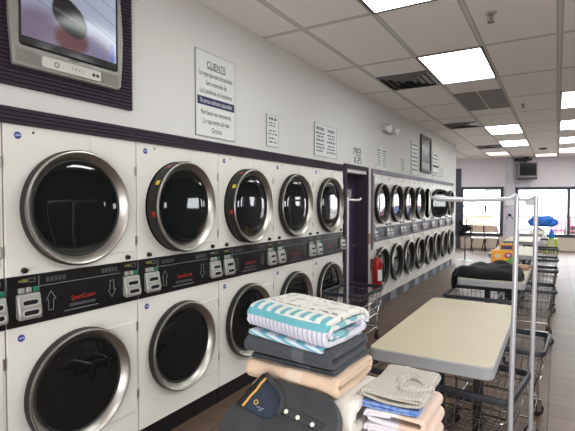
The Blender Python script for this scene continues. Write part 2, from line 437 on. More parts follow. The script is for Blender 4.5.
# ------------------------------------------------------------------ DRYERS
def arrow_poly(up, w=0.055, h=0.10):
    # outline arrow as a ring of two polygons
    def shape(s):
        a = w / 2 * s; b = w / 4 * s
        pts = [(-b, -h / 2), (b, -h / 2), (b, h * 0.06), (a, h * 0.06), (0, h / 2), (-a, h * 0.06), (-b, h * 0.06)]
        return pts
    pts = shape(1)
    return [(x, -y if not up else y) for x, y in pts]
def build_dryer(P, loc, label, group, ajar=0.0, stickers=False, open_angle=None):
    W = P['W']; root = thing('stacked_dryer', label, 'dryer', loc, 0, group)
    zt, zk, pz0, pz1 = P['zt'], P['zk'], P['p0'], P['p1']
    c = MB(); g = 0.0025
    c.box(-0.5, 0, g, W - g, zk, zt)
    c.build('cabinet', M_enamel, root, bevel=0.004)
    MB().box(-0.5, -0.025, g, W - g, 0, zk).build('kick_plate', P['kick'], root, smooth=False)
    if W < 0.78: MB().box(-0.026, -0.018, W * 0.30, W * 0.72, 0.01, zk - 0.012).build('access_panel', mat('pale_grey_panel', (128, 132, 142), 0.45), root, smooth=False)
    yc = P['yc']
    pan = MB().box(0, 0.008, g, W - g, pz0, pz1).build('control_panel', P['panel'], root, bevel=0.002)
    sx = W / 0.805
    # panel markings
    for up, u in ((True, 0.225), (False, 0.605)):
        a = MB(); zc_ = pz0 + 0.105; pts = [(u * sx + p[0], zc_ + p[1]) for p in arrow_poly(up)]
        for i in range(len(pts)):
            p, q = pts[i], pts[(i + 1) % len(pts)]
            a.tube([(0.009, p[0], p[1]), (0.009, q[0], q[1])], 0.0016, 4)
        a.build('arrow_marking', M_greyln, pan, smooth=False)
    ln = MB(); ln.box(0.008, 0.0092, 0.165 * sx, 0.665 * sx, pz1 - 0.066, pz1 - 0.063); ln.box(0.008, 0.0092, 0.160 * sx, 0.163 * sx, pz0 + 0.02, pz1 - 0.01)
    ln.box(0.008, 0.0092, 0.30 * sx, 0.51 * sx, pz0 + 0.030, pz0 + 0.034)
    ln.build('panel_line', M_greyln, pan, smooth=False)
    tx = MB().text('SpeedQueen', 0.040, lambda a, b: (0.0092, 0.415 * sx + a, pz0 + 0.085 + b), 0.72 * sx)
    tx.build('red_lettering', M_redln, pan, smooth=False)
    for u0 in (0.20, 0.535):
        gl = MB()
        for k in range(5): gl.box(0.008, 0.0092, (u0 + k * 0.023) * sx, (u0 + k * 0.023 + 0.017) * sx, pz1 - 0.048, pz1 - 0.022)
        gl.build('dim_lettering', M_dimln, pan, smooth=False)
    MB().box(0.008, 0.0092, 0.33 * sx, 0.49 * sx, pz0 + 0.050, pz0 + 0.066).build('dim_strip', M_dimln, pan, smooth=False)
    for u0 in (0.04, 0.68):
        cbx = MB()
        w = 0.118; h = 0.130; y0 = u0 * sx; z0 = pz0 + 0.035
        cbx.prism([(0.008, z0 + 0.01), (0.045, z0), (0.05, z0 + 0.03), (0.03, z0 + h), (0.008, z0 + h)], y0, y0 + w, 'y')
        cb_ = cbx.build('coin_box', M_silver, pan, bevel=0.008)
        sl = MB()
        for zz in (0.035, 0.085):
            ring = [(0.051 - (zz - 0.03) * 0.2, y0 + 0.06 + p, z0 + zz + q) for p, q in rrect(-0.042, 0.042, -0.016, 0.016, 0.015, 4)]
            sl.tube(ring, 0.0045, 6, closed=True)
        sl.build('slot_rim', mat('bright_slot_rim', (176, 175, 170), 0.35), cb_)
        sl = MB()
        for zz in (0.035, 0.085):
            xx = 0.0475 - (zz - 0.03) * 0.19
            sl.prism([(y0 + 0.06 + p, z0 + zz + q) for p, q in rrect(-0.036, 0.036, -0.010, 0.010, 0.009, 3)], xx - 0.01, xx + 0.004, 'x')
        sl.build('coin_slot', M_black, cb_, smooth=False)
        for j, mm in enumerate((M_silver, M_silver, M_green)):
            bt = MB().box(0.008, 0.026, y0 + 0.012 + j * 0.036, y0 + 0.040 + j * 0.036, z0 + h + 0.003, z0 + h + 0.030)
            tag(bt.build('push_button', mm, pan, bevel=0.004), 'green button' if j == 2 else None)
        dp = MB()
        dp.box(0.008, 0.0095, y0 + 0.018, y0 + 0.030, pz1 - 0.032, pz1 - 0.022); dp.box(0.008, 0.0095, y0 + 0.034, y0 + 0.062, pz1 - 0.035, pz1 - 0.018)
        dp.build('price_marking', M_yell, pan, smooth=False)
        dp = MB(); yy0 = y0 + 0.068
        for a0, a1, b0, b1 in ((0, 0.034, 0, 0.002), (0, 0.034, 0.02, 0.022), (0, 0.002, 0, 0.022), (0.032, 0.034, 0, 0.022)):
            dp.box(0.008, 0.0095, yy0 + a0, yy0 + a1, pz1 - 0.038 + b0, pz1 - 0.038 + b1)
        dp.build('panel_outline', M_greyln, pan, smooth=False)
    for u in (0.09, 0.725):
        MB().lathe([(0, 0.022), (0.013, 0.02), (0.015, 0.004), (0.015, 0)], (0, u * sx, pz1 + 0.025), 'x', 14).build('lock_knob', M_black, root)
    # doors, up and down
    for lo, (zc, r) in enumerate(((P['zu'], P['ru']), (P['zl'], P['rl']))):
        # hinge-side plate
        hp = MB()
        if lo == 0: hp.box(0, 0.006, yc + 0.09, W - 0.02, pz1 + 0.058, zt - 0.02)
        else: hp.box(0, 0.010, yc + 0.06, W - 0.02, 0.285, 0.862 if W > 0.78 else 0.90)
        h = hp.build('door_plate', M_enamel, root, bevel=0.003)
        for zz in ((zc - 0.24, zc + 0.20)): MB().tube([(0.006, W - 0.014, zz), (0.006, W - 0.014, zz + 0.055)], 0.007, 8).build('hinge', M_chrome, h)
        up = lo == 0
        ang = (ajar if up else 0.0)
        if up and open_angle: ang = open_angle
        hy = yc + r
        d = MB()
        prof = [(r - 0.004, 0.0), (r, 0.004), (r, 0.044), (r - 0.003, 0.050), (r - 0.009, 0.052), (r - 0.014, 0.049), (r - 0.052, 0.012), (r - 0.054, 0.0)]
        d.lathe(prof, (0, -r, 0), 'x', 56)
        if W < 0.78:
            d = MB().lathe([(r - 0.004, 0.0), (r, 0.004), (r, 0.052), (r - 0.004, 0.060), (r - 0.012, 0.062), (r - 0.018, 0.058), (r - 0.020, 0.04)], (0, -r, 0), 'x', 56)
        dr = d.build('dryer_door', M_chrome if W > 0.78 else mat('thin_ring_chrome', (172, 168, 160), 0.34, 1.0), root, loc=(0.012, hy, zc), rot=(0, 0, ang))
        ex = (-0.02 if open_angle else -0.055) if ang else 0.0
        gk = MB().lathe([(r - 0.03, ex), (r - 0.004 if ang else r + 0.003, ex), (r + 0.004, 0.018), (r + 0.003, 0.040), (r - 0.001, 0.044)], (0, -r, 0), 'x', 56)
        gk.build('gasket', M_gasket, dr)
        gl = MB().lathe([(0, 0.0135), (r * 0.5, 0.0130), (r - 0.06, 0.0118), (r - 0.05, 0.010), (r - 0.05, 0.0), (0, 0.0)], (0, -r, 0), 'x', 48)
        gl.build('door_glass', M_glass if up or W > 0.78 else P['glass_lo'], dr)
        if W < 0.78: MB().lathe([(r - 0.017, 0.050), (r - 0.060, 0.012), (r - 0.062, 0.0)], (0, -r, 0), 'x', 48).build('inner_cone', mat('dark_grey_cone', (40, 40, 38), 0.35, 0.3), dr)
        bd = MB().lathe([(r - 0.060, 0.0125), (r - 0.054, 0.017), (r - 0.048, 0.0155)], (0, -r, 0), 'x', 48)
        bd.build('glass_seal', M_gasket, dr)
        if ang:
            MB().lathe([(0, 0.002), (r - 0.035, 0.002), (r - 0.03, 0.008), (r + 0.0, 0.008), (r + 0.004, 0.0)], (0, yc, zc), 'x', 48).build('drum_opening', mat('drum_hole_shade', (6, 6, 6), 1.0, spec=0.0), root)  # flat black disc, painted as the darkness inside the drum hole
        if up and stickers:
            for a0, mm in ((122, M_red), (150, mat('yellow_sticker', (206, 186, 40), 0.5)), (188, M_red)):
                s = MB(); vs = []
                for k in range(5):
                    a = math.radians(a0 - 3 + 1.5 * k)
                    for hx in (0.004, 0.036): vs.append((hx, -r + (r + 0.0055) * math.cos(a), (r + 0.0055) * math.sin(a)))
                s.add(vs, [(2 * k, 2 * k + 1, 2 * k + 3, 2 * k + 2) for k in range(4)])
                s.build('warning_sticker', mm, dr)
    for zz in (zt - 0.052, pz0 - 0.06):
        lg = MB().lathe([(0, 0.0022), (0.0175, 0.002), (0.0185, 0)], (0, 0.072 * sx, zz), 'x', 20).build('round_sticker', M_blue_st, root)
        MB().box(0.002, 0.003, 0.072 * sx - 0.013, 0.072 * sx + 0.013, zz - 0.003, zz + 0.005).build('sticker_print', mat('pale_print', (170, 176, 210), 0.5), lg, smooth=False)
    for u in (0.15, 0.70):
        MB().lathe([(0, 0.003), (0.006, 0.002), (0.007, 0)], (0, u * sx, zt - 0.03), 'x', 10).build('screw', M_dimln, root)
    return root
R1 = dict(W=0.805, zt=2.003, zk=0.135, p0=0.995, p1=1.25, yc=0.385, zu=1.587, ru=0.314, zl=0.60, rl=0.310, kick=M_kick, panel=M_panel, glass_lo=M_glass)
M_panel2 = mat('sheen_tinted_panel', (70, 74, 86), 0.5, mottle=0.05)  # black panel with its bluish reflections painted in as a lighter base colour
R2 = dict(W=0.726, zt=2.036, zk=0.165, p0=1.03, p1=1.245, yc=0.355, zu=1.597, ru=0.302, zl=0.633, rl=0.298, kick=M_kick2, panel=M_panel2, glass_lo=M_glass)
row1 = [
 ('white stacked dryer cut off by the left edge of the view', {}),
 ('nearest full white stacked dryer, directly under the wall television', {}),
 ('white stacked dryer with upper door ajar, second full one from the left', dict(ajar=math.radians(3.8), stickers=True)),
 ('white stacked dryer with upper door ajar, below the small notice, third full one', dict(ajar=math.radians(3.8), stickers=True)),
 ('white stacked dryer fourth full one from the left, behind the aqua towel', {}),
 ('white stacked dryer beside the purple doorway, behind the wire cart', {})]
for k, (lb, kw) in enumerate(row1):
    build_dryer(R1, (LX, 1.165 + (k - 1) * 0.807, 0), lb, 'stacked dryers in the near row', **kw)
row2 = ['nearest stacked dryer of the far row, beside the fire extinguisher', 'second stacked dryer of the far row past the extinguisher', 'third stacked dryer of the far row past the extinguisher',
 'fourth stacked dryer of the far row past the extinguisher', 'fifth stacked dryer of the far row, its upper round door swung wide open', 'sixth stacked dryer of the far row, partly behind the open door',
 'seventh stacked dryer of the far row, second from the end by the windows', 'last stacked dryer of the far row, at the wall end by the windows']
proto = build_dryer(R2, (LX, 6.225, 0), row2[0], 'stacked dryers in the far row')
for k in range(1, 8):
    if k == 4:
        build_dryer(R2, (LX, 6.225 + k * 0.7285, 0), row2[k], 'stacked dryers in the far row', open_angle=math.radians(158)); continue
    c = copy_tree(proto); c.location = (LX, 6.225 + k * 0.7285, 0); c['label'] = row2[k]

# ------------------------------------------------------------------ WALL TELEVISION
tv = thing('television', 'silver tube television set in the purple slatted wall frame', 'television', (LX + 0.02, 1.51, 2.285))
# outline with gently bulging right/left sides
hw, hh = 0.312, 0.58
ol = [(-hw, 0.0), (hw - 0.02, 0.0), (hw, 0.02)] + [(hw + 0.018 * math.sin(PI * k / 8), 0.02 + (hh - 0.04) * k / 8) for k in range(1, 8)] + [(hw, hh - 0.02), (hw - 0.02, hh), (-hw + 0.02, hh), (-hw, hh - 0.02)] + [(-hw - 0.018 * math.sin(PI * k / 8), hh - 0.02 - (hh - 0.04) * k / 8) for k in range(1, 8)]
MB().prism(ol, 0.0, 0.03, 'x').build('casing', mat('silver_tv_plastic', (138, 136, 130), 0.42, 0.2), tv, bevel=0.008)
sc = MB()   # curved glass
ny, nz = 16, 10; sy0, sy1, sz0, sz1 = -0.276, 0.276, 0.112, 0.540
vs = []
for j in range(nz + 1):
    for i in range(ny + 1):
        a, b = i / ny * 2 - 1, j / nz * 2 - 1
        vs.append((0.032 + 0.012 * (1 - a * a) * (1 - b * b), sy0 + (sy1 - sy0) * i / ny, sz0 + (sz1 - sz0) * j / nz))
sc.add(vs, [(j * (ny + 1) + i, j * (ny + 1) + i + 1, (j + 1) * (ny + 1) + i + 1, (j + 1) * (ny + 1) + i) for j in range(nz) for i in range(ny)])
m, n = custom('tv_picture', 0.15)
v, x, y, z = n.coords()
nz_ = n.noise(v, 9, 3)
def ell(cy, cz, ry, rz, k=0.35, skew=0.0):
    a = n.m('DIVIDE', n.m('SUBTRACT', n.m('ADD', y, n.m('MULTIPLY', n.m('SUBTRACT', z, cz), skew)), cy), ry)
    b = n.m('DIVIDE', n.m('SUBTRACT', z, cz), rz)
    r2 = n.m('ADD', n.m('MULTIPLY', a, a), n.m('MULTIPLY', b, b))
    r2 = n.m('ADD', r2, n.m('MULTIPLY', n.m('SUBTRACT', nz_, 0.5), 0.5))
    mp = n.new('ShaderNodeMapRange'); mp.inputs[1].default_value = 1 + k; mp.inputs[2].default_value = 1 - k; n.link(r2, mp.inputs[0]); return mp.outputs[0]
c = n.mix(n.m('MULTIPLY', n.m('ADD', y, 0.3), 1.6), rgb(150, 150, 170), rgb(176, 186, 208))
lines = n.m('LESS_THAN', n.m('FRACT', n.m('MULTIPLY', n.m('ADD', z, n.m('MULTIPLY', y, 0.35)), 11)), 0.10)  # reflected ceiling grid lines, painted into the screen picture
c = n.mix(n.m('MULTIPLY', lines, 0.4), c, rgb(96, 98, 116))
c = n.mix(n.m('MULTIPLY', ell(-0.17, 0.20, 0.16, 0.11, 0.5), 0.8), c, rgb(112, 92, 118))
c = n.mix(n.m('MULTIPLY', ell(0.12, 0.19, 0.15, 0.09, 0.5), 0.8), c, rgb(120, 104, 138))
c = n.mix(ell(-0.285, 0.42, 0.06, 0.07), c, rgb(54, 34, 34))
c = n.mix(ell(-0.01, 0.205, 0.095, 0.075), c, rgb(104, 66, 70))
c = n.mix(ell(-0.025, 0.315, 0.095, 0.098, 0.12, 0.35), c, rgb(18, 15, 18))
c = n.mix(n.m('MULTIPLY', n.band(n.m('ADD', z, n.m('MULTIPLY', y, 0.25)), 0.30, 0.318), n.m('MULTIPLY', ell(-0.025, 0.315, 0.085, 0.1, 0.2, 0.35), 0.7)), c, rgb(84, 82, 78))
c = n.mix(ell(0.245, 0.20, 0.016, 0.06), c, rgb(92, 108, 190))
c = n.mix(n.m('LESS_THAN', z, 0.150), c, rgb(20, 19, 22))
n.b.inputs['Base Color'].default_value = (0.01, 0.01, 0.012, 1)
n.link(c, n.b.inputs['Emission Color']); n.b.inputs['Emission Strength'].default_value = 0.6
scr = sc.build('screen', m, tv)
bz = MB()
for q in range(1): bz.tube([(0.031, p, z_) for p, z_ in rrect(sy0 - 0.004, sy1 + 0.004, sz0 - 0.004, sz1 + 0.004, 0.012, 4)], 0.006, 6, closed=True)
bz.build('screen_bezel', M_black, tv)
cs = MB().prism(rrect(-0.175, 0.165, 0.018, 0.075, 0.01, 3), 0.028, 0.04, 'x').build('control_strip', mat('pale_tv_plastic', (200, 197, 188), 0.45), tv, bevel=0.003)
MB().lathe([(0.010, 0.041), (0.012, 0.043), (0.014, 0.041)], (0, -0.10, 0.046), 'x', 16).build('power_button', M_inkg, cs)
for k in range(4): MB().tube([(0.0405, 0.0 + k * 0.022 - 0.012, 0.04), (0.0405, -0.004 + k * 0.022 - 0.012, 0.053), (0.0405, 0.004 + k * 0.022 - 0.012, 0.055)], 0.0012, 4).build('channel_button', M_inkg, cs)
for k in range(2): MB().lathe([(0, 0.0425), (0.009, 0.042), (0.01, 0.040)], (0, 0.118 + k * 0.024, 0.046), 'x', 12).build('input_socket', M_black, cs)
for a, b in ((-0.30, -0.185), (0.175, 0.292)):
    g = MB(); g.box(0.028, 0.0312, a, b, 0.02, 0.085)
    for k in range(8): g.box(0.0312, 0.033, a + 0.004, b - 0.004, 0.022 + k * 0.008, 0.026 + k * 0.008)
    g.build('speaker_grille', mat('grey_speaker_cloth', (138, 135, 128), 0.7), tv, smooth=False)
bt = MB()
for k in range(6): bt.box(0.030, 0.0312, -0.02 + k * 0.009, -0.013 + k * 0.009, 0.092, 0.099)
bt.build('brand_lettering', M_inkg, tv, smooth=False)

# ------------------------------------------------------------------ SIGNS ON THE LEFT WALL
def board(y0, y1, z0, z1, label, name='wall_sign', cat='sign', edge=True, group=None):
    r = thing(name, label, cat, (LX, (y0 + y1) / 2, z0), 0, group)
    a = (y1 - y0) / 2; h = z1 - z0
    MB().box(0, 0.006, -a, a, 0, h).build('board', M_paper, r, smooth=False)
    if edge:
        f = MB(); t = 0.006
        f.box(0, 0.009, -a, -a + t, 0, h); f.box(0, 0.009, a - t, a, 0, h); f.box(0, 0.009, -a, a, 0, t); f.box(0, 0.009, -a, a, h - t, h)
        f.build('frame', M_edge, r, smooth=False)
    return r, a, h
def put(mb, body, size, yc, zb, sx=1.0, xx=0.0075):
    mb.text(body, size, lambda a, b: (xx, yc + a, zb + b), sx)
r, a, h = board(2.515, 2.99, 2.118, 2.758, 'white CLIENTE notice with a navy band, largest sign on the wall')
t = MB(); t.box(0.006, 0.0075, -0.11, 0.11, h - 0.126, h - 0.120); t.build('underline', M_ink, r, smooth=False)
for k, (s, zz, w) in enumerate([('CLIENTE', 0.115, .85 * 70 / 54), ('La ropa que este desatendida', 0.185, .60), ('Sera removida de', 0.25, .62), ('Las Lavadoras y/o Secadoras', 0.315, .60), ('Por favor no removerse', 0.475, .66), ('La ropa estara ahi mas', 0.54, .62), ('Gracias', 0.605, .72)]):
    t = MB(); put(t, s, 0.07 if k == 0 else 0.056, 0, h - zz, w if k else 0.85); t.build('text_line', M_ink, r, smooth=False)
nb = MB().box(0.006, 0.008, -a + 0.02, a - 0.015, h - 0.405, h - 0.342).build('navy_band', M_navy, r, smooth=False)
t = MB(); put(t, 'No somos totalmente responsables', 0.05, 0, h - 0.388, 0.53, 0.0088); t.build('band_lettering', M_paper, nb, smooth=False)

def greek(mb, y0, y1, z, h, seed, xx0=0.006, xx1=0.0075):
    rr = random.Random(seed); y = y0
    while y < y1 - 0.01:
        w = min(rr.uniform(0.015, 0.06), y1 - y); mb.box(xx0, xx1, y, y + w * 0.8, z, z + h); y += w + 0.008
def small_sign(y0, y1, z0, z1, label, rows, cols=1, ink=M_inkg, band=None, edge=True, group=None):
    r, a, h = board(y0, y1, z0, z1, label, edge=edge, group=group)
    cw = 2 * a / cols; rr = random.Random(int(y0 * 100))
    for c in range(cols):
        for k, (zz, hh_) in enumerate(rows):
            t = MB(); ind = rr.uniform(0.0, 0.22) if k else 0.15
            greek(t, -a + cw * (c + 0.08 + ind * 0.6), -a + cw * (c + 0.92 - ind * 0.6), h * (1 - zz), hh_ * h, int(y0 * 50) + k * 7 + c); t.build('text_line', ink, r, smooth=False)
    if band: MB().box(0.006, 0.0085, -a * 0.8, a * 0.8, h * band, h * (band + 0.09)).build('dark_band', M_ink, r, smooth=False)
    return r
small_sign(3.46, 3.666, 2.137, 2.430, 'small single-column paper notice between the CLIENTE sign and the two-column notice', [(.16, .08), (.27, .04), (.36, .04), (.52, .04), (.62, .04), (.76, .05), (.88, .05)], 1, M_inkg)
small_sign(4.41, 4.98, 2.135, 2.50, 'two-column notice left of the purple doorway', [(.20, .09), (.32, .05), (.42, .05), (.54, .06), (.66, .05), (.76, .05), (.86, .05)], 2, M_inkg)
# lettering above the door (painted straight on the wall)
r = thing('door_number', 'two short lines of black lettering on the wall above the purple doorway', 'lettering', (LX, 5.64, 2.14))
def strokes(mb, y, z, w, h, segs, t=0.011):
    S = {'a': ((0, h), (w, h)), 'b': ((w, h), (w, h / 2)), 'c': ((w, h / 2), (w, 0)), 'd': ((0, 0), (w, 0)), 'e': ((0, 0), (0, h / 2)), 'f': ((0, h / 2), (0, h)), 'g': ((0, h / 2), (w, h / 2))}
    for s in segs:
        (a, b), (c, d) = S[s]; mb.box(0, 0.003, y + min(a, c) - t / 2, y + max(a, c) + t / 2, z + min(b, d) - t / 2, z + max(b, d) + t / 2)
for k, s in enumerate(('efab', 'efgabc', 'abgcd')): 
    l1 = MB(); strokes(l1, -0.10 + k * 0.085, 0.105, 0.055, 0.085, s, 0.013); l1.build('painted_character', M_inkg, r, smooth=False)
for k, s in enumerate(('cb', 'ef', 'abged', 'bcf')): 
    l2 = MB(); strokes(l2, -0.12 + k * 0.072, 0.0, 0.048, 0.075, s, 0.012); l2.build('painted_character', M_inkg, r, smooth=False)
small_sign(6.38, 6.87, 2.12, 2.43, 'pale two-column notice below the emergency light', [(.15, .07), (.26, .05), (.38, .05), (.5, .05), (.62, .05), (.74, .05), (.86, .05)], 2, M_inkg, edge=False)
small_sign(7.64, 7.86, 2.13, 2.39, 'narrow grey notice strip left of the tall white poster', [(.14, .05), (.26, .05), (.38, .05), (.5, .05), (.62, .05), (.74, .05), (.86, .05)], 1, M_inkg, edge=False)
small_sign(8.24, 8.72, 2.12, 2.74, 'tall white poster left of the dark framed picture', [(.12, .05), (.24, .04), (.36, .04), (.48, .05), (.6, .04), (.72, .04), (.86, .05)], 1, M_inkg)
small_sign(9.86, 10.5, 2.14, 2.70, 'white poster with a dark band right of the dark framed picture', [(.14, .06), (.28, .05), (.40, .04), (.82, .05), (.92, .04)], 1, M_inkg, band=0.42)
small_sign(10.63, 11.0, 2.14, 2.40, 'narrow notice strip nearest the end of the wall', [(.14, .05), (.3, .05), (.46, .05), (.62, .05), (.78, .05)], 1, M_inkg, edge=False)
r = thing('framed_picture', 'dark framed picture hanging over the far row of dryers', 'picture', (LX, 9.26, 2.21))
f = MB(); a, h = 0.41, 0.73
f.box(0, 0.035, -a, -a + 0.07, 0, h); f.box(0, 0.035, a - 0.07, a, 0, h); f.box(0, 0.035, -a + 0.07, a - 0.07, 0, 0.07); f.box(0, 0.035, -a + 0.07, a - 0.07, h - 0.07, h)
f.build('frame', mat('dark_picture_frame', (52, 50, 54), 0.4), r, bevel=0.006)
m, n = custom('picture_print', 0.25); v, x, y, z = n.coords()
c = n.mix(n.noise(v, 6, 3), rgb(84, 86, 92), rgb(142, 144, 150)); c = n.mix(n.m('LESS_THAN', z, 0.2), c, rgb(176, 178, 182)); n.link(c, n.b.inputs['Base Color'])
MB().box(0.004, 0.016, -a + 0.07, a - 0.07, 0.07, h - 0.07).build('print', m, r, smooth=False)
# emergency light
r = thing('emergency_light', 'white twin-head emergency light high on the left wall', 'emergency light', (LX, 6.86, 2.69))
MB().box(-0.01, 0.07, -0.22, 0.18, 0.0, 0.12).build('housing', mat('pale_grey_housing', (168, 170, 172), 0.4), r, bevel=0.012)
for s in (-0.17, 0.22):
    l = MB().lathe([(0.0, 0.0), (0.035, 0.0), (0.055, 0.05), (0.055, 0.07), (0, 0.075)], (0, 0, 0), 'x', 20)
    l.build('lamp_head', M_white, r, loc=(0.06, s, 0.06), rot=(0, 0.3, 0.25 if s > 0 else -0.25))
MB().box(0.07, 0.073, -0.05, 0.05, 0.03, 0.09).build('battery_cover', M_inkg, r, smooth=False)

# ------------------------------------------------------------------ FIRE EXTINGUISHER, brown plate
r = thing('fire_extinguisher', 'red fire extinguisher with a white label mounted beside the doorway', 'fire extinguisher', (LX + 0.095, 6.20, 0.335))
MB().lathe([(0, 0.0), (0.062, 0.0), (0.070, 0.015), (0.070, 0.41), (0.064, 0.445), (0.042, 0.475), (0.028, 0.485), (0, 0.485)], axis='z', n=28).build('cylinder', M_red, r)
MB().lathe([(0.024, 0.48), (0.024, 0.53), (0.03, 0.54), (0.0, 0.545)], axis='z', n=14).build('valve', M_chrome, r)
hd = MB(); hd.tube([(0.0, 0.02, 0.535), (0.02, -0.06, 0.56), (0.03, -0.11, 0.55)], 0.009, 6); hd.tube([(0.0, 0.02, 0.54), (0.02, -0.06, 0.60), (0.03, -0.11, 0.61)], 0.009, 6); hd.build('handle', M_black, r)
MB().tube([(0.02, 0.02, 0.51), (0.06, 0.06, 0.52), (0.082, 0.05, 0.46), (0.076, 0.045, 0.30), (0.074, 0.04, 0.14)], 0.011, 8).build('hose', M_black, r)
lb = MB(); vs = []
for k in range(9):
    an = math.radians(-62 + 9 * k)
    for zz in (0.16, 0.32): vs.append((0.0712 * math.cos(an), 0.0712 * math.sin(an), zz))
lb.add(vs, [(2 * k, 2 * k + 2, 2 * k + 3, 2 * k + 1) for k in range(8)]); lb.build('paper_label', M_paper, r)
MB().box(-0.095, -0.055, -0.03, 0.03, 0.30, 0.46).build('wall_bracket', M_dimln, r)
r = MB().box(LX, LX + 0.012, 6.06, 6.15, 1.02, 1.17).build('wall_plate', mat('brown_wood_plate', (150, 104, 72), 0.5), None, bevel=0.004)
tag(r, 'small brown plate on the cream strip right of the purple doorway', 'wall plate')
r = MB().tube([(LX + 0.012, 6.205, 0.92), (LX + 0.03, 6.205, 1.0), (LX + 0.032, 6.205, 2.0)], 0.012, 8).build('conduit', mat('grey_conduit', (132, 130, 138), 0.4), None)
tag(r, 'thin grey vertical conduit above the fire extinguisher', 'conduit')

# ------------------------------------------------------------------ FOLDING TABLES
def make_table(loc, label, L=1.47, W=0.61, H=0.85, rz=0.0):
    r = thing('folding_table', label, 'table', loc, rz, 'cream laundry folding tables in a row')
    top = MB().prism(rrect(-W / 2, W / 2, -L / 2, L / 2, 0.05, 6), H - 0.065, H - 0.001, 'z').build('table_edge', M_lam_edge, r, bevel=0.006)
    MB().prism(rrect(-W / 2 + 0.004, W / 2 - 0.004, -L / 2 + 0.004, L / 2 - 0.004, 0.047, 6), H - 0.002, H, 'z').build('tabletop', M_lam, r, smooth=False)
    for s in (-1, 1):
        xx = s * 0.12
        MB().box(xx - 0.029, xx + 0.029, 0.13, 0.19, 0.05, H - 0.10).build('leg', M_black, r, bevel=0.004)
        MB().box(xx - 0.03, xx + 0.03, -0.42, 0.55, 0.0, 0.05).build('foot', M_black, r, bevel=0.01)
        MB().box(xx - 0.025, xx + 0.025, -0.55, 0.62, H - 0.10, H - 0.065).build('bracket', M_black, r, bevel=0.004)
    MB().box(-0.091, 0.091, 0.145, 0.175, 0.30, 0.34).build('crossbar', M_black, r)
    return r
t0 = make_table((-0.55, 0.73, 0), 'cream folding table in the foreground carrying the folded laundry')
for (x_, y_), s in (((-0.545, 2.985), 'bare cream folding table in the middle with rounded corners'), ((-0.555, 5.50), 'cream folding table under the black jacket'), ((-0.57, 8.05), 'cream folding table behind the yellow box and jacket'),
             ((-0.60, 10.6), 'second farthest cream folding table'), ((-0.60, 13.1), 'farthest cream folding table, near the front windows')):
    c = copy_tree(t0); c.location = (x_, y_, 0); c['label'] = s

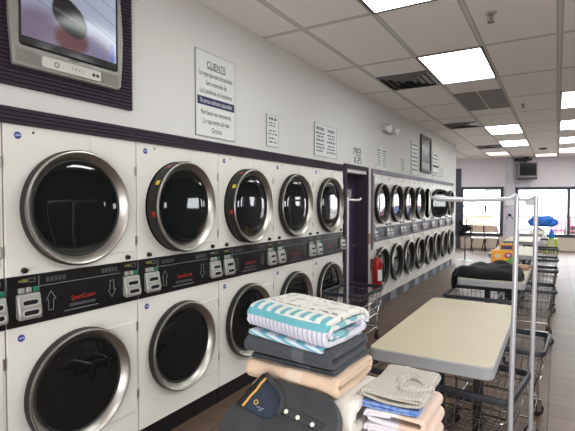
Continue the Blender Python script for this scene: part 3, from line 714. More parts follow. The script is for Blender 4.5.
# ------------------------------------------------------------------ LAUNDRY CARTS
def make_cart(loc, rz, label, L=0.74, W=0.50, RZ=0.62, rack=None, BH=0.30, bumper=0.016):
    r = thing('laundry_cart', label, 'laundry cart', loc, rz, 'wire laundry carts')
    tp = 0.86
    def ringpts(z, grow=0.0):
        s = tp + (1 - tp) * (z - (RZ - BH)) / BH
        return [(x, y, z) for x, y in rrect(-L / 2 * s - grow, L / 2 * s + grow, -W / 2 * s - grow, W / 2 * s + grow, 0.05 * s, 3)]
    b = MB()
    for zz in (RZ - BH, RZ - BH * 0.72, RZ - BH * 0.44, RZ - BH * 0.16): b.tube(ringpts(zz), 0.0032 if zz > RZ - BH else 0.0045, 5, closed=True)
    top, bot = RZ - 0.005, RZ - BH
    def col(fx, fy):  # wire from the bottom ring to the rim
        b.tube([(fx * L / 2 * tp, fy * W / 2 * tp, bot), (fx * L / 2, fy * W / 2, top)], 0.0022, 4)
    nx, nyy = int(L / 0.05), int(W / 0.05)
    for k in range(nx + 1):
        u = -0.94 + 1.88 * k / nx
        col(u, -1); col(u, 1)
        b.tube([(u * L / 2 * tp, -W / 2 * tp, bot), (u * L / 2 * tp, W / 2 * tp, bot)], 0.0022, 4)
    for k in range(nyy + 1):
        u = -0.92 + 1.84 * k / nyy
        col(-1, u); col(1, u)
        b.tube([(-L / 2 * tp, u * W / 2 * tp, bot), (L / 2 * tp, u * W / 2 * tp, bot)], 0.0022, 4)
    b.build('wire_basket', M_steel, r)
    rim = MB(); rp = ringpts(RZ, 0.004)
    k = len(rp); vs = []
    for (x, y, z) in rp:
        nrm = Vector((x, y, 0)).normalized()
        for o, h in ((0.004, -0.028), (bumper, -0.024), (bumper + 0.003, 0.0), (bumper, 0.010), (0.0, 0.012), (-0.006, 0.0)):
            vs.append((x + nrm.x * (o - 0.004), y + nrm.y * (o - 0.004), z + h))
    rim.add(vs, [(i * 6 + j, ((i + 1) % k) * 6 + j, ((i + 1) % k) * 6 + (j + 1) % 6, i * 6 + (j + 1) % 6) for i in range(k) for j in range(6)])
    rim.build('bumper_rim', M_bump, r)
    f = MB(); bx, by = L / 2 * 0.80, W / 2 * 0.80
    for sx in (-1, 1):
        for sy in (-1, 1):
            f.tube([(sx * bx, sy * by, 0.13), (sx * bx, sy * by, RZ - BH), (sx * L / 2 * 0.93, sy * W / 2 * 0.93, RZ - 0.16)], 0.0095, 8)
    f.tube([(sx * bx, sy * by, 0.15) for sx, sy in ((-1, -1), (1, -1), (1, 1), (-1, 1))], 0.0095, 8, closed=True)
    f.build('base_frame', M_steel, r)
    for sx in (-1, 1):
        for sy in (-1, 1):
            fk = MB(); fk.box(-0.02, 0.02, -0.016, -0.012, 0.04, 0.12); fk.box(-0.02, 0.02, 0.012, 0.016, 0.04, 0.12); fk.box(-0.02, 0.02, -0.016, 0.016, 0.115, 0.13)
            fo = fk.build('caster', M_steel, r, loc=(sx * bx, sy * by, 0), rot=(0, 0, 0.5 * sx + 0.3 * sy), smooth=False)
            MB().lathe([(0.0, -0.010), (0.045, -0.010), (0.05, -0.006), (0.05, 0.006), (0.045, 0.010), (0.0, 0.010)], (0, 0, 0.05), 'y', 20).build('wheel', M_black, fo)
    if rack == 'double':
        pr = 0.0125; T = 1.655
        px = L / 2 + 0.012
        for sy in (-1, 1):
            MB().tube([(px - 0.07, sy * (W / 2 - 0.01), 0.14), (px, sy * (W / 2 - 0.005), 0.30), (px, sy * (W / 2 - 0.005), RZ), (px + 0.01, sy * (W / 2 - 0.01), 1.2), (px + 0.012, sy * (W / 2 - 0.02), T)], pr, 12).build('rack_pole', M_alu, r)
        bl = 0.42; ww = W / 2 - 0.02
        bar = MB(); pts = [(px + 0.012, -ww, T), (px - 0.02, -ww, T - 0.02), (px - 0.20, -ww, T - 0.026), (px - bl + 0.05, -ww, T - 0.022), (px - bl, -ww + 0.03, T - 0.012), (px - bl, ww - 0.03, T - 0.012), (px - bl + 0.05, ww, T - 0.022), (px - 0.02, ww, T - 0.02), (px + 0.012, ww, T)]
        bar.tube(pts, 0.0105, 10); bar.build('hanging_bar', M_alu, r)
        for sy in (-1, 1): MB().box(px - 0.045, px + 0.018, sy * ww - 0.008, sy * ww + 0.008, T - 0.055, T - 0.02).build('bar_bracket', M_alu, r, bevel=0.004)
    if rack == 'single':
        px = L / 2 + 0.015; T = 1.66
        MB().tube([(px - 0.05, 0.075, 0.14), (px, 0.075, 0.32), (px, 0.075, T)], 0.0125, 12).build('rack_pole', M_alu, r)
        MB().tube([(px, 0.075, T), (px - 0.02, 0.075, T - 0.015), (px - 0.30, 0.075, T - 0.02), (px - 0.36, 0.075, T - 0.005)], 0.012, 10).build('hanging_bar', M_white, r)
    return r
make_cart((-0.555, 2.765, 0), math.radians(-8), 'wire laundry cart with two tall poles, under the bare cream table', rack='double', W=0.51, L=0.80)
make_cart((-0.36, 3.66, 0), math.radians(-3), 'wire laundry cart half under the far right corner of the bare table', L=0.62, W=0.52)
make_cart((-0.66, 5.17, 0), 0, 'wire laundry cart with black rim in front of the table with the jacket', L=0.66, W=0.62, RZ=0.65, bumper=0.03)
make_cart((-1.985, 4.80, 0), math.radians(-90), 'wire laundry cart with a single white pole by the near row of dryers', L=0.68, W=0.46, rack='single', bumper=0.02)
make_cart((-0.30, 6.02, 0), math.radians(2), 'wire laundry cart tucked under the right side of the jacket table', L=0.60, W=0.5)
make_cart((-0.28, 7.75, 0), 0, 'wire laundry cart beside the table behind the yellow box', L=0.60, W=0.5)
make_cart((-0.27, 9.2, 0), 0, 'wire laundry cart fourth back along the right side of the tables', L=0.60, W=0.5)
make_cart((-0.26, 11.25, 0), 0, 'wire laundry cart second farthest along the right side of the tables', L=0.60, W=0.5)
make_cart((-0.50, 14.2, 0), math.radians(6), 'farthest wire laundry cart, holding the blue bag', L=0.56, W=0.5)

# ------------------------------------------------------------------ CLOTH HELPERS
def smoothpath(pts, it=2, closed=False):
    for _ in range(it):
        out = [] if closed else [pts[0]]
        k = len(pts)
        for i in range(k if closed else k - 1):
            a, b = pts[i], pts[(i + 1) % k]
            out.append(tuple(a[j] * 0.75 + b[j] * 0.25 for j in range(len(a)))); out.append(tuple(a[j] * 0.25 + b[j] * 0.75 for j in range(len(a))))
        if not closed: out.append(pts[-1])
        pts = out
    return pts
def spiral_path(D, H, t, turns=1.7):
    """stadium spiral seen from the end: folded-over towel, rounded fold at d=0"""
    out = []; steps = int(turns * 40); R0 = H / 2 - t / 2
    for k in range(steps + 1):
        a = 2 * PI * k / 40 - 0.35
        drop = 0.0
        for q in range(1, 4):
            drop += t * 1.03 * max(0.0, min(1.0, (k - (40 * q - 7)) / 7.0))
        R = max(R0 - drop, t * 0.45)
        ca, sa = math.cos(a), math.sin(a)
        cx = D / 2 + (D / 2 - H / 2) * max(-1, min(1, ca * 2.4))
        out.append((cx + R * ca, H / 2 + R * sa))
    return out
def zigzag_path(D, H, layers, inset=0.0):
    t = H / layers; out = []
    for k in range(layers):
        z = t * (k + 0.5)
        L0, L1 = t * 0.5, D - t * 0.5
        row = [(L0 + (L1 - L0) * i / 8, z) for i in range(9)]
        if k % 2: row = row[::-1]
        out += row
        if k < layers - 1:
            e = row[-1]; s = 1 if e[0] > D / 2 else -1
            for q in (-45, 0, 45):
                a = math.radians(q); out.append((e[0] + s * t * 0.5 * math.cos(a), z + t * 0.5 + t * 0.5 * math.sin(a)))
    return out
def ribbon(name, path, t, L, m, loc, rz=0.0, nseg=22, wob=0.004, seed=0, sag=0.0, ends=0.004, sub=1, parent=None, ry=0.0):
    """thick ribbon profile (path in depth/height) swept along local x; a folded cloth"""
    k = len(path); offs = []
    for i, p in enumerate(path):
        a = path[max(0, i - 1)]; b = path[min(k - 1, i + 1)]
        d = Vector((b[0] - a[0], b[1] - a[1]))
        if d.length < 1e-9: d = Vector((1, 0))
        d.normalize(); offs.append(Vector((-d.y, d.x)))
    half = t * 0.47
    prof = [(p[0] + o.x * half, p[1] + o.y * half) for p, o in zip(path, offs)] + [(p[0] - o.x * half, p[1] - o.y * half) for p, o in zip(path[::-1], offs[::-1])]
    K = len(prof); vs = []; fs = []
    for s in range(nseg + 1):
        x = L * s / nseg; u = s / nseg
        for j, (d, h) in enumerate(prof):
            i = j if j < k else 2 * k - 1 - j
            jx = 0.0
            if s in (0, nseg):
                jx = ends * noise.noise(Vector((i * 0.35 + seed * 9.1, s * 0.3, 2.0))) * 2
            q = Vector((x * 7 + seed * 5.3, d * 9, h * 12 + i * 0.02))
            dd = d + wob * noise.noise(q) * 1.3; hh = h + wob * noise.noise(q + Vector((31, 7, 3)))
            edge = max(0, 1 - min(u, 1 - u) / 0.10)
            hh = hh - 0.0022 * edge * edge * (h / 0.08)
            hh -= sag * 4 * (u - 0.5) ** 2 * (0.3 + h * 5)
            vs.append((x + jx, dd, max(hh, 0.0005)))
    for s in range(nseg):
        for j in range(K):
            j2 = (j + 1) % K
            fs.append((s * K + j, s * K + j2, (s + 1) * K + j2, (s + 1) * K + j))
    for s in (0, nseg):
        for i in range(k - 1):
            fs.append((s * K + i, s * K + i + 1, s * K + K - 2 - i, s * K + K - 1 - i))
    b = MB(); b.v = vs; b.f = fs
    return b.build(name, m, parent, loc=loc, rot=(0, ry, rz), sub=sub)

def fabric(name, c1, c2, bump=0.5, bs=260, extra=None):
    m, n = custom(name, 0.95)
    n.b.inputs['Specular IOR Level'].default_value = 0.15
    n.b.inputs['Sheen Weight'].default_value = 0.15
    v, x, y, z = n.coords()
    c = n.mix(n.noise(v, 18, 3), rgb(*c1), rgb(*c2))
    if extra: c = extra(n, c, v, x, y, z)
    n.link(c, n.b.inputs['Base Color'])
    n.bump(n.m('ADD', n.noise(v, bs, 2), n.m('MULTIPLY', n.noise(v, 30, 2), 0.6)), bump, 0.004)
    return m
# aqua jacquard towel
def aq(n, c, v, x, y, z):
    top = n.m('GREATER_THAN', z, 0.052)
    rib = n.m('LESS_THAN', n.m('FRACT', n.m('MULTIPLY', x, 62)), 0.32)
    front = n.mix(n.m('MULTIPLY', rib, 0.8), rgb(210, 208, 218), rgb(160, 158, 182))
    c = n.mix(top, front, c)
    aqua = rgb(104, 172, 182)
    frt = n.m('LESS_THAN', y, 0.028)
    band1 = n.m('MULTIPLY', n.band(z, 0.052, 0.072), frt)
    c = n.mix(band1, c, aqua)
    chk = n.m('GREATER_THAN', n.m('FRACT', n.m('MULTIPLY', x, 27)), 0.5)
    b2 = n.m('MULTIPLY', n.m('GREATER_THAN', z, 0.066), n.band(y, 0.012, 0.062))
    c = n.mix(n.m('MULTIPLY', b2, chk), c, aqua)
    b3 = n.m('MULTIPLY', n.m('GREATER_THAN', z, 0.066), n.band(y, 0.082, 0.10))
    ch3 = n.m('GREATER_THAN', n.noise(v, 55, 1), 0.52)
    c = n.mix(n.m('MULTIPLY', b3, ch3), c, rgb(146, 138, 128))
    b4 = n.m('MULTIPLY', n.m('GREATER_THAN', z, 0.066), n.band(y, 0.115, 0.25))
    c = n.mix(n.m('MULTIPLY', b4, n.m('MULTIPLY', n.m('GREATER_THAN', n.noise(v, 38, 1), 0.55), 0.7)), c, rgb(178, 175, 158))
    inner = n.m('MULTIPLY', n.band(y, 0.045, 0.215), n.band(z, 0.016, 0.066))
    c = n.mix(n.m('MULTIPLY', inner, n.m('GREATER_THAN', n.noise(v, 22, 1), 0.5)), c, rgb(128, 182, 188))
    return c
M_aqua = fabric('aqua_towel_cloth', (214, 213, 204), (226, 225, 220), 0.6, 240, aq)
def lb_(n, c, v, x, y, z):
    return n.mix(n.m('GREATER_THAN', n.m('FRACT', n.m('ADD', n.m('MULTIPLY', x, 14), n.m('MULTIPLY', z, 60))), 0.55), c, rgb(110, 170, 188))
M_ltblue = fabric('pale_blue_towel_cloth', (196, 208, 216), (208, 216, 222), 0.5, 240, lb_)
def ch_(n, c, v, x, y, z): return n.mix(n.m('MULTIPLY', n.band(x, 0.185, 0.225), 0.6), c, rgb(98, 102, 108))
M_char = fabric('charcoal_towel_cloth', (60, 63, 68), (76, 79, 84), 0.7, 240, ch_)
def be_(n, c, v, x, y, z): return n.mix(n.m('MULTIPLY', n.band(x, 0.15, 0.205), 0.7), c, rgb(222, 203, 184))
M_beige = fabric('beige_towel_cloth', (206, 178, 152), (218, 192, 168), 0.7, 240, be_)
M_cream = fabric('cream_towel_cloth', (220, 214, 204), (230, 224, 216), 0.6)
def pk_(n, c, v, x, y, z): return n.mix(n.m('GREATER_THAN', n.m('FRACT', n.m('MULTIPLY', y, 9)), 0.5), c, rgb(240, 228, 230))
M_pink = fabric('pink_towel_cloth', (216, 164, 172), (226, 182, 188), 0.6, 240, pk_)
M_whitet = fabric('white_towel_cloth', (242, 240, 242), (250, 248, 250), 0.5)
def pe_(n, c, v, x, y, z): return n.mix(n.m('LESS_THAN', y, 0.075), c, rgb(220, 194, 176))
M_peach = fabric('white_peach_towel_cloth', (218, 214, 220), (228, 224, 230), 0.5, 240, pe_)
def bl_(n, c, v, x, y, z): return n.mix(n.m('MULTIPLY', n.m('GREATER_THAN', n.noise(v, 60, 2), 0.52), 0.8), c, rgb(86, 124, 196))
M_bluec = fabric('blue_print_cloth', (118, 146, 198), (132, 160, 206), 0.4, 200, bl_)
def kn_(n, c, v, x, y, z):
    st = n.m('ABSOLUTE', n.m('SUBTRACT', n.m('FRACT', n.m('MULTIPLY', y, 110)), 0.5))
    return n.mix(n.m('MULTIPLY', n.m('LESS_THAN', st, 0.16), 0.35), c, rgb(120, 114, 106))
M_knit = fabric('grey_beige_knit_cloth', (178, 172, 160), (194, 188, 176), 0.6, 200, kn_)
M_shirt = fabric('charcoal_shirt_cloth', (52, 53, 55), (68, 68, 70), 0.35, 300)
M_shirt_in = fabric('navy_lining_cloth', (42, 48, 62), (56, 62, 76), 0.35, 300)
M_jacket = fabric('black_jacket_cloth', (14, 14, 15), (24, 24, 25), 0.35, 120)

TZ = 0.851   # top of the foreground table
# ---- left stack, bottom to top
o = ribbon('folded_towel', zigzag_path(0.27, 0.094, 3), 0.031, 0.36, M_pink, (-0.83, 1.15, TZ), seed=1)
tag(o, 'pink and white folded towel at the bottom of the left laundry stack', 'towel', 'folded towels in the left stack')
o = ribbon('folded_towel', spiral_path(0.27, 0.114, 0.034, 1.2), 0.034, 0.355, M_cream, (-0.83, 1.145, TZ + 0.096), seed=2)
tag(o, 'white rolled towel just under the beige towel', 'towel', 'folded towels in the left stack')
o = ribbon('folded_towel', spiral_path(0.275, 0.062, 0.019, 1.5), 0.019, 0.325, M_beige, (-0.838, 1.137, TZ + 0.212), math.radians(-1), seed=3, wob=0.006)
tag(o, 'beige folded towel with a paler woven band, under the charcoal towel', 'towel', 'folded towels in the left stack')
o = ribbon('folded_towel', zigzag_path(0.255, 0.014, 2), 0.0065, 0.305, M_char, (-0.833, 1.150, TZ + 0.275), math.radians(-3), seed=4, wob=0.003)
tag(o, 'thin dark cloth between the beige and the thick charcoal towels', 'towel', 'folded towels in the left stack')
o = ribbon('folded_towel', spiral_path(0.262, 0.057, 0.018, 1.4), 0.018, 0.318, M_char, (-0.853, 1.147, TZ + 0.289), math.radians(-3), seed=5, wob=0.005)
tag(o, 'thick charcoal folded towel under the pale blue one', 'towel', 'folded towels in the left stack')
o = ribbon('folded_towel', spiral_path(0.24, 0.019, 0.0065, 1.2), 0.0065, 0.28, M_ltblue, (-0.842, 1.158, TZ + 0.346), math.radians(-6), seed=6, wob=0.003, ry=0.035)
tag(o, 'thin pale blue and white towel under the aqua patterned one', 'towel', 'folded towels in the left stack')
o = ribbon('folded_towel', spiral_path(0.265, 0.088, 0.020, 1.8), 0.020, 0.305, M_aqua, (-0.856, 1.163, TZ + 0.360), math.radians(-7), seed=7, wob=0.007, nseg=28, ry=0.04)
tag(o, 'aqua and white patterned towel on top of the left stack', 'towel', 'folded towels in the left stack')
# ---- right stack (rounded folds to the right)
for k in range(4):
    o = ribbon('folded_towel', spiral_path(0.185 - 0.004 * (k % 2), 0.0445, 0.0145, 1.3), 0.0145, 0.225, M_peach, (-0.290 - 0.004 * (k % 2), 1.215 + 0.004 * ((k * 7) % 3), TZ + k * 0.045), math.radians(90), seed=10 + k, wob=0.004)
    tag(o, ['white and peach folded towel at the bottom of the right stack', 'white and peach folded towel second from the bottom of the right stack', 'white and peach folded towel third from the bottom of the right stack', 'white and peach folded towel directly under the blue cloth'][k], 'towel', 'white and peach towels in the right stack')
o = ribbon('folded_cloth', zigzag_path(0.17, 0.018, 2), 0.009, 0.215, M_bluec, (-0.308, 1.213, TZ + 0.181), math.radians(92), seed=15, wob=0.004)
tag(o, 'blue patterned thin cloth under the grey knit sweater', 'cloth')
o = ribbon('folded_sweater', spiral_path(0.178, 0.034, 0.011, 1.5), 0.011, 0.235, M_knit, (-0.300, 1.212, TZ + 0.200), math.radians(90), seed=16, wob=0.010, nseg=26)
tag(o, 'grey beige knitted sweater folded on top of the right stack', 'sweater')
# rumpled neckband on the sweater
for k, (rx, ry, cx, cy, zz) in enumerate(((0.050, 0.062, 0.165, 0.050, 0.030), (0.034, 0.044, 0.152, 0.055, 0.033))):
    pts = []
    for q in range(22):
        a = 2 * PI * q / 22
        pts.append((cx - 0.06 + ry * math.cos(a) * (1 + 0.15 * math.sin(3 * a)), cy + rx * math.sin(a), zz + 0.006 * math.sin(2 * a + k)))
    MB().tube(pts, [0.0085 + 0.003 * math.sin(q * 1.7) for q in range(22)], 8, closed=True).build('neckband', M_knit, o, sub=1)

# ---- charcoal shirt: cut from outline curves on a tilted plane
def patch(name, m, outline, origin, ex, ey, depth=0.0, bulge=0.0, step=0.012, wob=0.003, seed=0, parent=None, holes=(), lift=0.0, sm=2):
    pts = smoothpath([tuple(p) for p in outline], sm, True)
    nrm = ex.cross(ey).normalized()
    xs = [p[0] for p in pts]; ys_ = [p[1] for p in pts]
    def inside(x, y):
        c = False; k = len(pts)
        for i in range(k):
            (x1, y1), (x2, y2) = pts[i], pts[(i + 1) % k]
            if (y1 > y) != (y2 > y) and x < (x2 - x1) * (y - y1) / (y2 - y1) + x1: c = not c
        return c
    def dist(x, y):
        return min(math.hypot(x - a, y - b) for a, b in pts)
    V = [Vector(p) for p in pts]; E_ = [(i, (i + 1) % len(pts)) for i in range(len(pts))]
    y = min(ys_)
    while y < max(ys_):
        x = min(xs)
        while x < max(xs):
            if inside(x, y) and dist(x, y) > step * 0.6: V.append(Vector((x, y)))
            x += step
        y += step
    res = delaunay_2d_cdt(V, E_, [], 1, 1e-6)
    v2, f2 = res[0], res[2]
    b = MB(); vs = []
    for p in v2:
        d = dist(p.x, p.y)
        h = lift + bulge * (1 - math.exp(-d / 0.02)) + wob * noise.noise(Vector((p.x * 16 + seed, p.y * 16, seed))) * min(1, d / 0.01)
        vs.append(origin + ex * p.x + ey * p.y + nrm * h)
    k = len(vs); fs = [tuple(f) for f in f2]
    if depth:
        vs += [origin + ex * p.x + ey * p.y + nrm * (lift - depth) for p in v2]
        fs2 = [tuple(i + k for i in f[::-1]) for f in f2]
        from collections import Counter
        ec = Counter()
        for f in f2:
            for i in range(len(f)): ec[tuple(sorted((f[i], f[(i + 1) % len(f)])))] += 1
        side = [(a, b_, b_ + k, a + k) for (a, b_), c in ec.items() if c == 1]
        fs = fs + fs2 + side
    b.v = [tuple(v) for v in vs]; b.f = fs
    return b.build(name, m, parent)

# frame of the shirt: u runs along it to the right, w up the slope
So = Vector((-0.845, 0.975, 0.935)); Sx = Vector((0.96, 0.10, 0.0)).normalized()
Sn = Vector((0.02, -0.80, 0.60)).normalized(); Sn = (Sn - Sx * Sn.dot(Sx)).normalized(); Sy = Sn.cross(Sx).normalized()
CAM = Vector((0, 0, 1.62)); _yaw = math.radians(30.9); _pit = math.radians(-1.72)
_fw = Vector((-math.sin(_yaw) * math.cos(_pit), math.cos(_yaw) * math.cos(_pit), math.sin(_pit))); _rt = Vector((math.cos(_yaw), math.sin(_yaw), 0)); _up = _rt.cross(_fw)
def S2(px, py):   # where the seam seen at that spot lies on the shirt's own plane
    d = _fw * 450 + _rt * (px - 287.5) - _up * (py - 215.5)
    t = (So - CAM).dot(Sn) / d.dot(Sn); p = CAM + d * t - So
    return (p.dot(Sx), p.dot(Sy))
body = [S2(*p) for p in [(214, 440), (219, 428), (224, 416), (229, 406), (234, 402), (239, 405), (245, 409), (254, 414), (263, 419), (271, 419), (277, 414), (281, 408), (282, 399), (279, 391), (272, 382), (268, 376), (275, 379), (286, 383), (300, 387), (316, 391), (329, 396), (335, 405), (338, 416), (337, 430), (330, 446), (290, 452), (240, 452)]]
shirt = patch('folded_shirt', M_shirt, body, So, Sx, Sy, depth=0.055, bulge=0.008, seed=3, sm=1, wob=0.007)
tag(shirt, 'charcoal button-neck shirt with navy lining lying in front of the left stack', 'shirt')
inn = [S2(*p) for p in [(232, 404), (244, 397), (252, 389), (259, 381), (266, 375), (270, 376), (279, 387), (285, 397), (284, 409), (277, 418), (268, 423), (256, 419), (243, 412)]]
patch('neck_lining', M_shirt_in, inn, So, Sx, Sy, depth=0.012, bulge=0.003, seed=5, parent=shirt, lift=-0.006, sm=1)
def line(pts, name, m, r, lift): 
    MB().tube([So + Sx * S2(*p)[0] + Sy * S2(*p)[1] + Sn * lift for p in pts], r, 6).build(name, m, shirt)
line([(243, 406), (248, 400), (251, 396), (257, 390), (261, 384), (267, 378)], 'neck_tape', mat('mustard_tape', (206, 160, 76), 0.8), 0.0036, 0.003)
line([(238, 405), (244, 399), (250, 391), (257, 384), (264, 376), (268, 375)], 'back_collar', M_gasket, 0.009, 0.0)
line([(268, 376), (274, 383), (281, 391), (284, 399), (283, 408), (279, 414)], 'front_collar', M_shirt, 0.008, 0.007)
for k, (px, py) in enumerate(((287.5, 412.5), (299, 418.5), (313.5, 425.5))):
    u, w = S2(px, py); p = So + Sx * u + Sy * w + Sn * 0.010
    b = MB().lathe([(0, 0.004), (0.0055, 0.0035), (0.0065, 0.002), (0.006, 0)], axis='z', n=14)
    bo = b.build('button', mat('ivory_button', (226, 220, 206), 0.3), shirt, loc=p); bo.rotation_euler = Sn.to_track_quat('Z', 'Y').to_euler()
line([(281, 416), (294, 422), (308, 429), (318, 435)], 'placket_seam', M_shirt, 0.003, 0.009)
line([(285, 408), (297, 413), (312, 420), (326, 428)], 'placket_seam', M_shirt, 0.003, 0.009)
u, w = S2(256, 402); p = So + Sx * u + Sy * w + Sn * 0.0
bo = MB().lathe([(0.004, 0), (0.006, 0.001), (0.008, 0)], axis='z', n=18).build('neck_emblem', mat('gold_print', (176, 150, 70), 0.7), shirt, loc=p); bo.rotation_euler = Sn.to_track_quat('Z', 'Y').to_euler()
q = MB()
for k, (a, b_) in enumerate(((258, 407), (262, 408.5), (260, 410))):
    u, w = S2(a, b_); 
    for j in range(2): q.add([So + Sx * (u + i * 0.011 + j * 0.001) + Sy * (w + z_ * 0.003) + Sn * 0.001 for i, z_ in ((-.5, -.5), (.5, -.5), (.5, .5), (-.5, .5))], [(0, 1, 2, 3)])
q.build('neck_print', mat('pale_neck_print', (150, 160, 178), 0.8), shirt, smooth=False)
# support under the shirt: another folded dark garment
o = ribbon('folded_trousers', zigzag_path(0.12, 0.055, 3), 0.018, 0.24, M_shirt, (-0.80, 1.005, TZ), seed=21)
tag(o, 'dark folded garment under the charcoal shirt', 'clothing')

# ------------------------------------------------------------------ JACKET on the second table
JZ = 0.851
m_ = M_jacket
ol = smoothpath([(-0.90, 4.86), (-0.80, 4.83), (-0.62, 4.80), (-0.45, 4.84), (-0.32, 4.82), (-0.26, 4.92), (-0.27, 5.15), (-0.34, 5.42), (-0.52, 5.52), (-0.70, 5.44), (-0.84, 5.34), (-0.90, 5.20), (-0.925, 5.0)], 2, True)
V = [Vector(p) for p in ol]; E_ = [(i, (i + 1) % len(ol)) for i in range(len(ol))]
def dol(x, y): return min(math.hypot(x - a, y - b) for a, b in ol)
def inp(x, y):
    c = False; k = len(ol)
    for i in range(k):
        (x1, y1), (x2, y2) = ol[i], ol[(i + 1) % k]
        if (y1 > y) != (y2 > y) and x < (x2 - x1) * (y - y1) / (y2 - y1) + x1: c = not c
    return c
for i in range(34):
    for j in range(34):
        x, y = -0.94 + i * 0.021, 4.78 + j * 0.0225
        if inp(x, y) and dol(x, y) > 0.012: V.append(Vector((x, y)))
res = delaunay_2d_cdt(V, E_, [], 1, 1e-6)
jb = MB(); vs = []
for p in res[0]:
    d = dol(p.x, p.y)
    h = 0.142 * (1 - math.exp(-d / 0.03)) * (0.80 + 0.40 * noise.noise(Vector((p.x * 5, p.y * 5, 1.3)))) + 0.010 * noise.noise(Vector((p.x * 14, p.y * 9, 4))) * min(1, d / 0.03) + 0.004
    if p.x < -0.60: h *= 0.9
    vs.append((p.x, p.y, JZ + max(h, 0.003)))
k = len(vs); vs += [(p.x, p.y, JZ + 0.001) for p in res[0]]
from collections import Counter
ec = Counter()
for f in res[2]:
    for i in range(len(f)): ec[tuple(sorted((f[i], f[(i + 1) % len(f)])))] += 1
jb.v = vs; jb.f = [tuple(f) for f in res[2]] + [tuple(i + k for i in f[::-1]) for f in res[2]] + [(a, b, b + k, a + k) for (a, b), c in ec.items() if c == 1]
jk = jb.build('jacket', M_jacket, None)
tag(jk, 'black jacket heaped on the second cream table with one sleeve hanging off', 'jacket')
sl = MB().tube([(-0.78, 5.0, JZ + 0.07), (-0.86, 4.96, JZ + 0.06), (-0.905, 4.94, JZ + 0.02), (-0.915, 4.93, JZ - 0.07), (-0.918, 4.93, JZ - 0.15)], [0.05, 0.05, 0.042, 0.032, 0.022], 12)
sl.build('sleeve', M_jacket, jk, sub=1)
# tan cloth beside the box
ob = ribbon('folded_cloth', spiral_path(0.16, 0.05, 0.016, 1.3), 0.016, 0.14, fabric('tan_cloth', (168, 134, 108), (186, 152, 126)), (-0.41, 5.72, JZ), math.radians(-12), seed=30, wob=0.008)
tag(ob, 'tan rolled cloth right of the yellow detergent box', 'cloth')

# ------------------------------------------------------------------ YELLOW DETERGENT BOX
bx = thing('detergent_box', 'yellow orange detergent box with a carry handle behind the black jacket', 'detergent box', (-0.555, 6.0, 0.85), math.radians(6))
m_or = mat('yellow_orange_carton', (236, 158, 22), 0.45, mottle=0.03)
MB().box(-0.125, 0.125, -0.07, 0.07, 0, 0.19).build('carton', m_or, bx, bevel=0.006)
hd = MB()
hd.prism([(-0.035, 0.19), (-0.035, 0.255), (-0.02, 0.268), (0.108, 0.268), (0.122, 0.255), (0.122, 0.19), (0.105, 0.19), (0.105, 0.248), (-0.018, 0.248), (-0.018, 0.19)], -0.035, 0.035, 'y')
hd.build('carry_handle', m_or, bx, bevel=0.004)
MB().box(-0.016, 0.103, -0.03, 0.03, 0.20, 0.246).build('handle_opening', mat('dark_blue_print', (48, 52, 92), 0.5), bx, smooth=False)
MB().prism(rrect(0.02, 0.10, 0.10, 0.165, 0.03, 5), -0.0725, -0.070, 'y').build('purple_print', mat('purple_print', (128, 52, 96), 0.5), bx, smooth=False)
MB().prism(rrect(-0.09, -0.02, 0.09, 0.15, 0.03, 5), -0.0725, -0.070, 'y').build('pale_print', mat('pale_orange_print', (226, 190, 140), 0.5), bx, smooth=False)
MB().prism([(-0.02, 0.05), (0.06, 0.085), (0.118, 0.13), (0.118, 0.04), (0.06, 0.03), (-0.02, 0.035)], -0.0728, -0.070, 'y').build('green_print', mat('green_print', (86, 166, 62), 0.5), bx, smooth=False)
MB().prism(rrect(0.04, 0.08, 0.12, 0.15, 0.012, 3), -0.0735, -0.0725, 'y').build('emblem_print', mat('light_emblem', (214, 190, 206), 0.5), bx, smooth=False)

# ------------------------------------------------------------------ FAR CORNER: fan, chairs, stool, jug, bag, small tv
fn = thing('pedestal_fan', 'black pedestal fan standing by the left front window', 'fan', (-2.15, 13.1, 0))
MB().lathe([(0, 0.03), (0.05, 0.03), (0.20, 0.012), (0.215, 0.0), (0, 0.0)], axis='z', n=28).build('base', mat('light_grey_base', (176, 178, 180), 0.4), fn)
MB().lathe([(0.018, 0.02), (0.018, 0.45), (0.013, 0.46), (0.013, 0.80)], axis='z', n=12).build('pole', mat('dark_pole', (60, 60, 62), 0.4), fn)
hdm = MB().lathe([(0, 0.18), (0.06, 0.17), (0.10, 0.10), (0.10, 0.0), (0.05, -0.02), (0, -0.02)], (0, 0, 0), 'y', 18)
hx = hdm.build('motor_housing', mat('dark_fan_plastic', (62, 54, 50), 0.5), fn, loc=(0, 0, 0.90), rot=(0.1, 0, math.radians(-25)))
cg = MB()
for rr, yy in ((0.25, -0.06), (0.24, -0.10), (0.18, -0.125), (0.12, -0.14), (0.05, -0.145), (0.25, -0.02), (0.18, 0.0)):
    cg.tube([(rr * math.cos(2 * PI * k / 28), yy, rr * math.sin(2 * PI * k / 28)) for k in range(28)], 0.006, 5, closed=True)
for k in range(36):
    a = 2 * PI * k / 36; ca, sa = math.cos(a), math.sin(a)
    cg.tube([(0.05 * ca, -0.145, 0.05 * sa), (0.18 * ca, -0.125, 0.18 * sa), (0.25 * ca, -0.06, 0.25 * sa), (0.18 * ca, 0.0, 0.18 * sa)], 0.004, 4)
cg.build('cage', M_black, hx)
